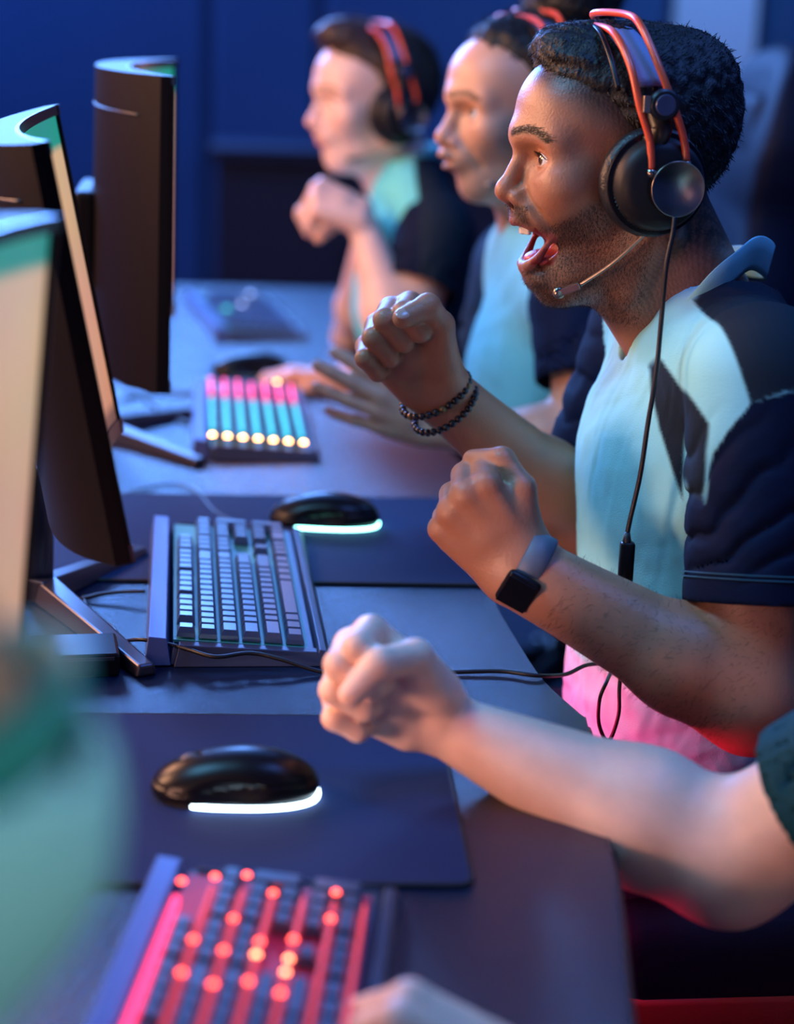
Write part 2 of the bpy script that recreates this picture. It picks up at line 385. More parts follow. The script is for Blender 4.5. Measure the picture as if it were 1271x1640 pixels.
def blades(V,N,idx,ln,wd,flow,rs,jit=.45,lift=.6):
    """short tapering hairs rooted at vertices idx"""
    k=len(idx);p=V[idx]+rs.normal(size=(k,3))*.0006;n=N[idx];f=flow(p);f=f-n*(f*n).sum(1)[:,None]
    d=f+n*lift+rs.normal(size=(k,3))*jit;d/=np.linalg.norm(d,axis=1)[:,None]
    s=np.cross(d,n);s/=np.linalg.norm(s,axis=1)[:,None]+1e-9
    L=(ln*(.5+rs.rand(k)))[:,None];W=wd*.5
    a=p-s*W-n*.0008;b=p+s*W-n*.0008;c=p+d*L*.6+s*W*.7;e=p+d*L*.6-s*W*.7;t=p+d*L-n*L*.15
    X=np.stack([a,b,c,e,t],1).reshape(-1,3);o=np.arange(k)[:,None]*5
    Fc=[tuple(r) for r in np.concatenate([o+A(0,1,2).astype(int),o+A(0,2,3).astype(int),o+A(3,2,4).astype(int)]).tolist()]
    return X,Fc
def eyes(root,gaze=(1,0,0),iris=(.05,.022,.01),c=(.0715,.031,.004)):
    g=np.array(gaze,float);g/=np.linalg.norm(g)
    for s in(-1,1):
        bm=bmesh.new();bmesh.ops.create_uvsphere(bm,u_segments=40,v_segments=30,radius=.0121)
        V=np.array([v.co[:] for v in bm.verts]);Fc=[tuple(v.index for v in f.verts) for f in bm.faces];bm.free()
        # turn the pole to the gaze, so the iris rings are clean
        z=g;x=np.cross(A(0,0,1),z);x/=np.linalg.norm(x);y=np.cross(z,x);V=V@np.stack([x,y,z],0)
        ca=(V@g)/.0121;ang=np.arccos(np.clip(ca,-1,1))
        col=np.where((ang<.20)[:,None],A(.003,.003,.003),np.where((ang<.50)[:,None],np.array(iris),A(.90,.88,.86)))
        V=V*(1+.05*np.exp(-(ang/.35)**2))[:,None]
        raw('eye',V+A(c[0],s*c[1],c[2]),Fc,M_EYE,root,True,col)
# ---------------------------------------------------------------- hands
def hand_shape(W,y,z,side,curl,thumb,spread=(0,0,0,0),sc=1.0,fat=1.0):
    """W wrist; y towards the knuckles; z back of the hand; side +1 left, -1 right; curl: per finger 3 angles"""
    W=np.array(W,float);y=np.array(y,float);y/=np.linalg.norm(y);z=np.array(z,float);z-=y*(z@y);z/=np.linalg.norm(z);x=np.cross(y,z)*side
    g=lambda a,b,c:W+(x*a+y*b+z*c)*sc
    mc=[(.027,.086,.002),(.008,.091,.006),(-.012,.086,.004),(-.031,.077,-.003)]
    L=[(.042,.026,.021),(.046,.030,.022),(.042,.028,.022),(.034,.021,.020)];r0=[.0105,.0106,.0100,.0088]
    fing=[];tips=[]
    for i in range(4):
        p=g(*mc[i]);th=0;pts=[p];rs=[r0[i]*sc*1.12*fat]
        for k in range(3):
            th+=math.radians(curl[i][k]);d=y*math.cos(th)-z*math.sin(th);d=d+x*math.radians(spread[i])*(1 if k<2 else .5)*math.cos(th);d/=np.linalg.norm(d)
            p=p+d*L[i][k]*sc;pts.append(p);rs.append(r0[i]*sc*fat*(1.04,.90,.80)[k])
        fing.append(chain(pts,rs,.0035));tips.append((pts,d))
    palm=[cap(g(mc[i][0]*.55,.010,0),g(*mc[i]),.0150*sc*fat,(.0122 if i<3 else .0112)*sc*fat) for i in range(4)]
    palm+=[cap(g(.020,.018,-.012),g(.031,.052,-.014),.0165*sc*fat,.0135*sc*fat),cap(g(-.022,.018,-.010),g(-.029,.062,-.009),.0145*sc*fat,.0115*sc*fat),
           ell(g(0,.045,-.006),(.024*sc,.024*sc,.024*sc))]
    palm=U(.010*sc,*palm)
    tp=[g(*t) for t in thumb];th=chain(tp,[.0150*sc,.0128*sc,.0118*sc,.0098*sc],.005)
    f4=lambda p:np.minimum(np.minimum(fing[0](p),fing[1](p)),np.minimum(fing[2](p),fing[3](p)))
    def f4(p):
        d=fing[0](p)
        for q in fing[1:]: d=smin(d,q(p),.0014)
        return d
    def f(p):
        a=smin(palm(p),f4(p),.005);return smin(a,U(.008,lambda q:th(q))(p),.0025)
    # thumb root melts into the palm
    root=U(.012,palm,cap(tp[0],tp[1],.0150*sc,.0130*sc))
    def full(p):
        a=smin(root(p),f4(p),.0045);return smin(a,th(p),.0030)
    nails=[]
    d=(tp[3]-tp[2]);d/=np.linalg.norm(d)
    return full,dict(g=g,x=x,y=y,z=z,tip=tp[3],tdir=d,tips=tips,knuck=[g(*m) for m in mc])
FIST=[(78,98,62)]*4
TH_FIST=[(.022,.030,-.016),(.040,.056,-.026),(.036,.080,-.048),(.010,.084,-.063)]
def skin_color(p,base,kn=(),sc=1.):
    c=np.tile(np.array(base,float),(len(p),1));c*=1+.05*noise3(p,40,2)[:,None]
    for k in kn:
        m=np.exp(-((p-k)**2).sum(1)/.011**2);c*=1+m[:,None]*A(.06,-.08,-.10)
    return c
def arm_shape(E,W,re=.043,rw=.026,bulge=1.0,flat=None,U_=None,ru=.05):
    E=np.array(E,float);W=np.array(W,float);d=W-E
    fs=[cap(E,E+d*.30,re,re*1.03*bulge),cap(E+d*.30,W,re*1.03*bulge,rw)]
    if flat is not None:
        f=np.array(flat)*rw*.42;fs+=[cap(E+d*.55,W+f,rw*.95,rw*.80),cap(E+d*.55,W-f,rw*.95,rw*.80)]
    if U_ is not None: fs.append(cap(np.array(U_,float),E,ru,re*1.02))
    return U(.022,*fs)
class Body:
    def __init__(s): s.V=[];s.Q=[];s.C=[];s.n=0
    def add(s,f,lo,hi,h,colf):
        V,Q=mesh_sdf(f,lo,hi,h);s.V.append(V);s.Q.append(Q+s.n);s.C.append(colf(V));s.n+=len(V);return V,Q
    def build(s,root,m=M_SKIN): 
        return raw('body',np.concatenate(s.V),np.concatenate(s.Q),m,root,True,np.concatenate(s.C),local=False)
def bounds(pts,pad): p=np.array(pts);return p.min(0)-pad,p.max(0)+pad
# ---------------------------------------------------------------- jersey
NAVY=A(.004,.010,.034);AQUA=A(.36,.86,.87);GREYN=A(.014,.024,.036);TEAL=A(.05,.42,.40)
def jersey(root,nb,hip,shs,els,paint,h=.003,sleeve=.62,rs=(.070,.066),chest=(.115,.17,.16),belly=(.112,.155,.17),vee=None,nf=None,seed=1,folds=.0028,neckr=.062,neckdir=(0,0,1),chest_off=(-.005,0,-.13)):
    nb=np.array(nb,float);hip=np.array(hip,float);sm=(np.array(shs[0])+np.array(shs[1]))/2;cc=sm+A(*chest_off)
    fs=[ell(cc,chest),ell((cc+hip)/2+A(-.004,0,.0),belly),ell(hip+A(0,0,.05),(chest[0]*1.06,chest[1]*.92,.14)),cap(shs[0],shs[1],.056),
        cap(nb-A(0,0,.03),np.array(shs[0])*.75+nb*.25+A(0,0,-.012),.058,.054),cap(nb-A(0,0,.03),np.array(shs[1])*.75+nb*.25+A(0,0,-.012),.058,.054)]
    torso=U(.05,*fs);slv=[];cut=[]
    for sh,el in zip(shs,els):
        sh=np.array(sh,float);el=np.array(el,float);e=sh+(el-sh)*sleeve;ax=(el-sh)/np.linalg.norm(el-sh)
        c=cap(sh,e+ax*.05,*rs)
        def g(p,c=c,e=e,ax=ax,sh=sh): 
            t=(p-e)@ax
            q=p-sh;al=q@ax
            pl=np.abs(np.sin((p@A(-.60,.25,.80)*88)+3.2*noise3(p,8,seed)))
            w=np.clip((al-.02)/.09,0,1)*np.clip((-t-.012)/.03,0,1)*(.35+.65*np.clip((sh[0]+.035-p[:,0])/.05,0,1))
            hem=.0
            return np.maximum(c(p)+folds*2.3*(1-pl)**1.7*w-.0016*noise3(p,26,seed+1)*w+hem,t*.9)
        slv.append(g);cut.append(cap(e-ax*.025,e+ax*.2,rs[1]-.0045))
    ncut=cap(nb-np.array(neckdir)*.05,nb+np.array(neckdir)*.2,neckr,neckr+.03)
    def tor(p):
        d=torso(p)-folds*.9*noise3(p*A(1,1,.55),17,seed+3)-folds*.35*noise3(p,45,seed+4)-folds*1.5*noise3(p*A(.6,.6,1.6),24,seed+6)*np.clip((hip[2]+.22-p[:,2])/.12,0,1)
        d=np.maximum(d,-ncut(p))
        if vee is not None: d=-smin(-d,vee(p),.004)
        return np.maximum(d,hip[2]-.02-p[:,2])
    def full(p):
        d=tor(p)
        for g in slv: d=smin(d,g(p),.010)
        for c in cut: d=np.maximum(d,-c(p))
        return d
    lo,hi=bounds([hip-A(.17,.2,.03),hip+A(.17,.2,0),*[np.array(s)+.08 for s in shs],*[np.array(s)-.09 for s in shs],*[np.array(sh)+(np.array(el)-np.array(sh))*sleeve+s*.075 for sh,el in zip(shs,els) for s in(-1,1)],nb+A(.09,.09,.06),nb-A(.12,.09,.06)],.012)
    V,Q=mesh_sdf(full,lo,hi,h)
    ds=np.minimum(slv[0](V),slv[1](V));dt=tor(V)
    C_=paint(V,ds<dt-.001)
    o=raw('jersey',V,Q,M_CLOTH,root,True,C_,local=False);return o,torso
def ribbon(name,pts,outs,width,th,m,parent,lean=.35,flare=None):
    """a folded collar band standing on the path pts; outs: outward direction at each point"""
    V=[];Fc=[];n=len(pts)
    for i,(p,o) in enumerate(zip(pts,outs)):
        p=np.array(p,float);o=np.array(o,float);o/=np.linalg.norm(o)
        wv=width[i] if hasattr(width,'__len__') else width
        up=A(0,0,1)*math.cos(lean)+o*math.sin(lean);nn=o*math.cos(lean)-A(0,0,1)*math.sin(lean)
        prof=[(0,0),(wv*.5,-.0005),(wv,-.001),(wv+th*.5,th*.5),(wv,th),(wv*.6,th*1.6),(wv*.1,th*2.2),(-.004,th*2.0)]
        for a,b in prof: V.append(p+up*a+nn*b)
    k=8
    for i in range(n-1):
        for j in range(k): Fc.append((i*k+j,i*k+(j+1)%k,(i+1)*k+(j+1)%k,(i+1)*k+j))
    Fc.append(tuple(range(k))[::-1]);Fc.append(tuple((n-1)*k+j for j in range(k)))
    return raw(name,V,Fc,m,parent,True,local=False)
# ---------------------------------------------------------------- headset, in the frame of the head
def headset(O,M,label,tubes=((.000,.018),(-.026,.004)),apex=(.126,.140),detail=True,mic=None,padtilt=0,sx=.098,top=(.028,.005),cable=True):
    t=thing('headset',label,'headset',O,M)
    for s in(-1,1):
        c=A(-.010,s*.084,-.010)
        g=MB()
        # cushion
        g.lathe([(.026,-.008),(.045,-.010),(.0495,-.004),(.0505,.002),(.0495,.008),(.045,.012),(.040,.013),(.020,.012)],c,(0,s,0),40,sx=1)
        g.build('ear_cushion',M_LEATHER,t,True)
        g=MB();g.lathe([(.030,.010),(.0445,.012),(.0468,.0135),(.0468,.0165),(.0435,.018),(.020,.018)],c,(0,s,0),48);g.build('cup_ring',M_BLKG,t,True,auto=40)
        g=MB();g.lathe([(.020,.017),(.0425,.0178),(.0415,.026),(.0375,.0335),(.030,.037),(.015,.038)],c,(0,s,0),48);cup=g.build('ear_cup',M_MESH,t,True,auto=50)
        if detail and s>0:
            g=MB()   # perforation pips round the housing
            for a in range(76):
                for b in range(6):
                    q=(a+.5*(b%2))/76*2*math.pi;r=.0425-.0009*b-.00008*b*b;h=.0190+.0024*b
                    p=c+A(r*math.cos(q),s*h,r*math.sin(q));n=A(math.cos(q),.25*s,math.sin(q));g.tube([p-n*.0003,p+n*.0006],[.00085,.0004],5)
            g.build('perforation',M_BLK,cup)['kind']='stuff'
        c2=c+A(-.010,0,-.002)
        g=MB();g.lathe([(.010,.036),(.0245,.037),(.0255,.040),(.0250,.0445),(.023,.0452),(.004,.0452)],c2,(0,s,0),40);g.build('cup_cap',M_BLKG,t,True,auto=40)
        g=MB();g.lathe([(.0240,.0438),(.0246,.0443),(.0250,.0458),(.0245,.0466),(.0238,.0458)],c2,(0,s,0),48);g.build('cap_ring',M_STEEL,t,True)
        g=MB();g.tube(spline([c+A(.012,s*.024,.035),c+A(.004,s*.030,.048),(-.004,s*.109,.050),(-.003,s*.108,.062)],5),[.010]*16,10,flat=.5);g.build('yoke',M_BLK,t,True)
        pc=A(-.004,s*.121,.061)
        g=MB();g.lathe([(.008,-.004),(.0130,-.004),(.0140,-.001),(.0140,.003),(.0120,.005),(.004,.005)],pc,(0,s,0),32);g.build('pivot_disc',M_BLK,t,True,auto=40)
        g=MB();g.lathe([(.002,.005),(.0088,.005),(.0094,.0062),(.0088,.0074),(.002,.0072)],pc,(0,s,0),32);g.build('pivot_button',mat('blue_grey_plastic',(.05,.07,.14),rough=.3),t,True,auto=40)
        g=MB();g.box(pc+A(.016,0,.0),(.0035,.0038,.0075),bev=.001);g.build('clamp',M_STEEL,t)
    for i in range(2):
        for seg in(0,1):
            pass
        pts=[]
        u0=(.006,-.026)[i];ut=top[i];wt=apex[i]
        ctrl=[]
        for s in(1,-1):
            k=[A(u0-.003,s*.120,.004-(.0 if i==0 else -.008)),A(u0,s*.119,.030),A(u0+.010*(i==0)+.010*(i==1),s*.116,.058),A((u0+.004)*.45+ut*.55+.004,s*.103,.092),A(ut+.002,s*.072,.117+.01*i),A(ut+.010-.006*s,s*.032,wt-.005)]
            ctrl+=k if s>0 else k[::-1]
        g=MB();g.tube(spline(ctrl,6),.0036,12);g.build('band_tube',M_ORANGE,t,True)
        for s in (1,-1):
            b=A(u0-.003,s*.120,.004+.008*i);g=MB();g.tube([b,b+A(0,0,-.007)],[.0046,.0036],12);g.build('tube_ferrule',M_STEEL,t,True)
    # suspended strap under the tubes
    um=(top[0]+top[1])/2;V=[];Fc=[];n=25;k=6
    for j in range(n):
        q=math.pi*(.15+.70*j/(n-1));sy_=math.cos(q)*.112;wz=.034+math.sin(q)*(apex[0]-.038);uc=(-.004)*(1-math.sin(q)**1.5)+um*math.sin(q)**1.5
        hw=.0165*(.55+.45*math.sin(q));nn=A(0,math.cos(q),math.sin(q))
        for a,b in((-1,0),(-.8,.0022),(.8,.0022),(1,0),(.8,-.002),(-.8,-.002)): V.append(A(uc+a*hw,sy_,wz)+nn*b)
    for j in range(n-1):
        for a in range(k): Fc.append((j*k+a,j*k+(a+1)%k,(j+1)*k+(a+1)%k,(j+1)*k+a))
    Fc+= [tuple(range(k))[::-1],tuple((n-1)*k+a for a in range(k))]
    raw('head_strap',V,Fc,mat('strap_fabric',(.20,.23,.42),rough=.55,bump=.3,bscale=500),t,True)
    for sd in(1,-1):   # the thin elastic arms that carry the strap
        g=MB();g.tube(spline([(um+sd*.017,.100,.072),(um+sd*.020,.080,.098),(um+sd*.021,.045,.120),(um+sd*.02,0,.126),(um+sd*.021,-.045,.120),(um+sd*.017,-.1,.072)],6),.0026,8);g.build('strap_arm',M_BLKG,t,True)
    if mic is not None:
        b,j,e=mic
        g=MB();g.tube(spline([b,b*.5+j*.5+A(-.001,.002,-.0025),j],8),.0017,10);g.build('microphone_boom',M_STEEL,t,True)
        d=(e-j)/np.linalg.norm(e-j);x=np.cross(d,A(0,1,0));x/=np.linalg.norm(x);y=np.cross(x,d)
        g=MB();g.box((j+e)/2-d*.001,(.5*np.linalg.norm(e-j),.0030,.0036),R=np.stack([d,y,x],1),bev=.0009);mc_=g.build('microphone',M_STEEL,t)
        g=MB();g.lathe([(.002,-.004),(.0052,-.0035),(.0058,0),(.0052,.0035),(.002,.004)],e,(0,1,0),20);g.build('microphone_tip',M_STEEL,mc_,True)
    return t
# ================================================================ the room
g=MB();g.box((.4,2.8,-.02),(3.6,3.9,.02));struct(g.build('floor',M_FLOOR))
g=MB();g.box((.4,6.36,1.5),(3.6,.06,1.52));wb=struct(g.build('wall_back',M_WALL))
g=MB();g.box((.4,-1.1,1.5),(3.6,.06,1.52));struct(g.build('wall_front',M_WALL))
g=MB();g.box((-3.14,2.8,1.5),(.06,3.8,1.52));struct(g.build('wall_left',M_WALL))
g=MB();g.box((3.94,2.8,1.5),(.06,3.8,1.52));struct(g.build('wall_right',M_WALL))
g=MB();g.box((.4,2.8,3.04),(3.6,3.9,.04));struct(g.build('ceiling',mat('ceiling_paint',(.02,.03,.09),rough=.9)))
xe=[-3.1,-1.75,P(335,100,6.3)[0],P(512,100,6.3)[0],P(1080,100,6.3)[0],2.6,3.9]
for i in range(6):     # wide wall panels with a recessed joint between them
    g=MB();g.box(((xe[i]+xe[i+1])/2,6.285,1.5),((xe[i+1]-xe[i])/2-.02,.014,1.49),bev=.006,seg=1);g.build('panel',M_WALL,wb)
def room_board():
    a=P(1092,-160,6.22);b=P(1206,142,6.22)
    t=thing('notice_board','pale blue-lit upright board on the dark back wall at top right','board',((a[0]+b[0])/2,6.25,(a[2]+b[2])/2))
    hx,hz=(b[0]-a[0])/2,(a[2]-b[2])/2
    g=MB();g.box((0,0,0),(hx,.012,hz),bev=.004);g.build('board_panel',mat('board_white',(.55,.62,.8),rough=.5),t)
    for s in(-1,1):
        g=MB();g.box((s*(hx+.008),-.004,0),(.010,.018,hz+.016),bev=.002);g.build('frame_rail',M_CAB,t)
        g=MB();g.box((0,-.004,s*(hz+.008)),(hx,.018,.010),bev=.002);g.build('frame_rail',M_CAB,t)
room_board()
def cabinet():
    z=P(420,236,5.9)[2];x0=P(335,240,5.9)[0];x1=x0+1.9
    t=thing('low_cabinet','low dark cabinet along the back wall behind the far player','cabinet',((x0+x1)/2,6.08,0))
    hx=(x1-x0)/2
    g=MB();g.box((0,0,z/2-.02),(hx-.02,.16,z/2-.03),bev=.004);g.build('carcass',M_CAB,t)
    g=MB();g.box((0,-.02,z-.02),(hx,.19,.02),bev=.004);g.build('cabinet_top',M_CAB,t)
    for i in range(4):
        g=MB();g.box((-hx+.04+(i+.5)*(2*hx-.08)/4,-.172,z/2-.03),((2*hx-.08)/8-.006,.010,z/2-.07),bev=.003);d=g.build('door',M_CAB,t)
        g=MB();g.tube([(-hx+.04+(i+.85)*(2*hx-.08)/4,-.195,z*.6),(-hx+.04+(i+.85)*(2*hx-.08)/4,-.195,z*.75)],.006,8);g.build('handle',M_STAND,d,True)
cabinet()
# ---------------------------------------------------------------- desks: a worktop with a wavy front edge
edge=[(.222,.78),(.224,.92),(.231,1.046),(.257,1.256),(.272,1.42),(.284,1.560),(.281,1.578),(.259,1.664),(.247,1.78),(.239,1.90),(.240,2.05),(.262,2.22),(.290,2.40),(.284,2.44),(.258,2.54),(.244,2.70),(.243,2.9),(.262,3.08),(.290,3.24),(.284,3.28),(.258,3.38),(.244,3.6),(.25,3.85),(.27,4.12)]
ed=[tuple(p[:2]) for p in spline([(a,b,0) for a,b in edge],4)]
t=thing('gaming_desk','long dark blue desk with a wavy front edge under the keyboards','desk',(-.2,2.4,0))
g=MB();g.prism([(x+.2,y-2.4) for x,y in ed]+[(-.62,1.72),(-.62,-1.62)],.722,.75);o=g.build('desk_top',M_DESK,t,bev=.003)
g=MB();g.tube([(x+.2+.0012,y-2.4,.736) for x,y in ed],.0052,8);g.build('edge_band',mat('edge_band_plastic',(.02,.018,.03),rough=.4),t,True)
for x in(-.5,.30):
    for y in(-1.45,0,1.5):
        g=MB();g.box((x,y,.36),(.03,.03,.36),bev=.004);g.build('leg',M_STAND,t)
g=MB();g.box((-.10,0,.66),(.015,1.5,.05));g.build('crossbar',M_STAND,t)
# ---------------------------------------------------------------- mouse mats
def matpad(x0,x1,y0,y1,label,yaw=0):
    cx,cy=(x0+x1)/2,(y0+y1)/2;t=thing('mouse_mat',label,'mouse mat',(cx,cy,.7502),M=np.array(Matrix.Rotation(yaw,3,'Z')),group=None)
    hx,hy=(x1-x0)/2,(y1-y0)/2;g=MB();bm=[]
    r=.012;pl=[]
    for sx,sy,a0 in((1,1,0),(-1,1,90),(-1,-1,180),(1,-1,270)):
        for k in range(6):
            a=math.radians(a0+k*18);pl.append((sx*(hx-r)+r*math.cos(a),sy*(hy-r)+r*math.sin(a)))
    g.prism(pl,0,.0034);g.build('mat_surface',M_PAD,t,bev=.0008)
    pp=[(x*1.0,y*1.0,.0016) for x,y in pl];pp.append(pp[0]);g=MB();g.tube(pp,.0023,8,cap=False);g.build('stitched_edge',M_PADRIM,t,True)
    return t
matpad(-.33,.149,1.233,1.560,'dark blue cloth mouse mat nearest the camera, under the white-lit mouse')
matpad(-.36,.236,1.955,2.318,'dark blue cloth mouse mat behind the middle keyboard, under the cyan-lit mouse')
# ---------------------------------------------------------------- keyboards
ROWS=[[1]+['g1']+[1]*4+['g.5']+[1]*4+['g.5']+[1]*4+['g.25']+[1]*3,
 [1]*13+[2]+['g.25']+[1]*3+['g.25']+[1]*4,
 [1.5]+[1]*12+[1.5]+['g.25']+[1]*3+['g.25']+[1]*3+['t'],
 [1.75]+[1]*11+[2.25]+['g3.5']+[1]*3,
 [2.25]+[1]*10+[2.75]+['g1.25']+[1]+['g1.25']+[1]*3+['t'],
 [1.25]*3+[6.25]+[1.25]*4+['g.25']+[1]*3+['g.25']+[2]+[1]]
def keyboard(cx,cy,yaw,label,length=.425,width=.136,gap=.0014,glow=None,under=None,leds=True,case=M_KCASE,keym=M_KEY,keymap=None):
    """local x runs along the keyboard (towards the far end), local y towards the monitor side"""
    R=np.array(Matrix.Rotation(math.radians(90)+yaw,3,'Z'));t=thing('keyboard',label,'keyboard',(cx,cy,.7502),M=R)
    hl,hw=length/2,width/2
    def zt(y): return .016+(y+hw)/(2*hw)*.012      # the deck rises towards the monitor
    # body: a bevelled tray with sloping ends
    g=MB()
    def slab(x0,x1,y0,y1,z0,z1a,z1b,b=.004):
        V=[(x0,y0,z0),(x1,y0,z0),(x1,y1,z0),(x0,y1,z0),(x0+b,y0+b,z1a),(x1-b,y0+b,z1a),(x1-b,y1-b,z1b),(x0+b,y1-b,z1b)]
        g.add(V,[(3,2,1,0),(4,5,6,7),(0,1,5,4),(1,2,6,5),(2,3,7,6),(3,0,4,7)])
    slab(-hl-.006,hl+.006,-hw-.006,hw,.001,.011,.018,.003);g.build('case',case,t,bev=.0012)
    g=MB()
    for sx in(-1,1):
        a,b=(-hl-.010,-hl+.012) if sx<0 else (hl-.004,hl+.008)
        slab(a,b,-hw-.010,hw-.004,.0,.013,.021,.005)
    slab(-hl-.010,hl+.008,-hw-.020,-hw-.001,.0,.014,.015,.006);g.build('case_rim',case,t,bev=.001)
    g=MB();slab(-hl-.008,hl+.006,hw-.001,hw+.024,.001,.027,.029,.004);g.build('top_bar',mat('keyboard_bar',(.10,.15,.36),rough=.35,metal=.3,bump=.1,bscale=1500),t,bev=.001)
    g=MB();g.box((0,0,.0155),(hl-.010,hw-.003,.0012),R=np.array(Matrix.Rotation(.072,3,'X')));g.build('key_plate',under or M_KPLATE,t)
    u=(length-.022)/22.6;ph=(2*hw-.010)/6
    tops={}
    def keymesh(wu,hu=1):
        k=(wu,hu)
        if k in tops: return tops[k]
        wx=u*wu*.5-.0006;hy=ph*hu*.5-gap;V=[];z=[0,.0042,.0098,.0102]
        ins=[(0,0),(.0006,.0008),(.0024,.0032),(.0034,.0044)]
        for (ix,iy),zz in zip(ins,z):
            for a,b in((-1,-1),(1,-1),(1,1),(-1,1)): V.append((a*(wx-ix),b*(hy-iy)+.0006*zz/.01,zz-(0.0004 if zz>.01 else 0)))
        Fc=[(3,2,1,0)]+[(i*4+j,i*4+(j+1)%4,(i+1)*4+(j+1)%4,(i+1)*4+j) for i in range(3) for j in range(4)]+[(12,13,14,15)]
        me=bpy.data.meshes.new('key');me.from_pydata(V,[],Fc);me.materials.append(keym);me.update();tops[k]=me;return me
    for r,row in enumerate(ROWS):
        y=hw-.005-(r+.5)*ph;x=-hl+.012;z0=.0168+ (y+hw)/(2*hw)*.0105-.0035
        for it in row:
            if isinstance(it,str):
                if it=='t':
                    o=bpy.data.objects.new('key',keymesh(1,2));COL.objects.link(o);o.parent=t;o.location=(x+u/2,y-ph/2,z0);o.rotation_euler=(.072,0,0);x+=u
                else: x+=float(it[1:])*u
                continue
            o=bpy.data.objects.new('key',keymesh(it));COL.objects.link(o);o.parent=t;o.location=(x+u*it/2,y,z0);o.rotation_euler=(.072,0,0);x+=u*it
    if glow:     # lamps shining up between the key rows
        for (r0,r1,x0,x1,m,n,rad) in glow:
            for r in range(r0,r1+1):
                y=hw-.005-r*ph;g=MB()
                if n>2:
                    xa,xb=-hl+length*x0,-hl+length*x1;zz=.0186+(y+hw)/(2*hw)*.0105+.0005;g.box(((xa+xb)/2,y,zz),((xb-xa)/2,rad,.0035));g.build('backlight',m,t);continue
                for q in range(n):
                    xx=-hl+length*(x0+(x1-x0)*(q+.5)/n);g.lathe([(.0008,-.001),(rad,0),(rad*.7,rad*.5),(.0005,rad*.8)],(xx,y,.0186+(y+hw)/(2*hw)*.0105+.0035),(0,0,1),8)
                g.build('backlight',m,t,True)['kind']='stuff'
    return t
E_PINK=mat('pink_backlight',(1,.05,.2),emit=(1,.04,.14),es=2.2);E_CYAN=mat('cyan_backlight',(.1,.9,.7),emit=(.03,.70,.55),es=.8)
E_ORNG=mat('amber_backlight',(1,.5,.2),emit=(1,.42,.12),es=22);E_RED=mat('red_backlight',(1,.1,.1),emit=(1,.05,.05),es=.45);E_RD2=mat('hot_red_led',(1,.2,.1),emit=(1,.22,.10),es=14);E_RDOT=mat('red_led',(1,.1,.1),emit=(1,.08,.06),es=9)
KP_PINK=mat('pink_lit_plate',(.3,.03,.08),emit=(1,.03,.12),es=.10);KP_CY=mat('cyan_lit_plate',(.05,.25,.25),emit=(.05,.6,.6),es=.02)
k2=keyboard(-.0400,1.913,math.radians(3.0),'blue-grey mechanical keyboard in focus in front of the shouting man',under=KP_CY,
  glow=[(3,3,.62,.9,mat('orange_led',(1,.3,.05),emit=(1,.22,.03),es=0.0),0,.001)] and None)
k3=keyboard(-.032,2.735,math.radians(2.4),'pink, cyan and amber backlit keyboard in front of the woman',length=.42,gap=.0030,under=KP_CY,
  glow=[(0,6,.70,.97,E_PINK,8,.0022),(0,6,.10,.62,E_CYAN,14,.0020),(0,6,.003,.013,E_ORNG,1,.0045),(5,5,.97,1.0,E_ORNG,1,.004)])
k1=keyboard(-.017,.998,math.radians(-7),'red backlit keyboard at the bottom of the picture, blurred, nearest the camera',length=.43,gap=.0028,under=KP_PINK,
  glow=[(1,6,.05,.90,E_RED,20,.0012),(0,0,.05,.85,E_PINK,16,.0022)]+[(r,r,x,x,E_RDOT,1,.0030) for r,x in((1,.93),(1,.72),(2,.95),(2,.80),(2,.60),(3,.90),(3,.74),(4,.76),(5,.84),(5,.93),(1,.62),(0,.90),(3,.62),(4,.60),(2,.70))]+[(3,3,.70,.70,E_RD2,1,.0028),(4,4,.66,.66,E_RD2,1,.0026),(4,4,.70,.70,E_RD2,1,.0026)])
k4=keyboard(-.065,3.66,math.radians(10.5),'farthest keyboard, dark with a pale frame, blurred, on the desk end',under=KP_CY,
  glow=[(1,1,.35,.42,E_CYAN,1,.009),(3,3,.55,.6,mat('pale_backlight',(.5,.6,1),emit=(.4,.55,1),es=3),1,.006),(5,5,.9,.95,MATS['pale_backlight'],1,.006)])
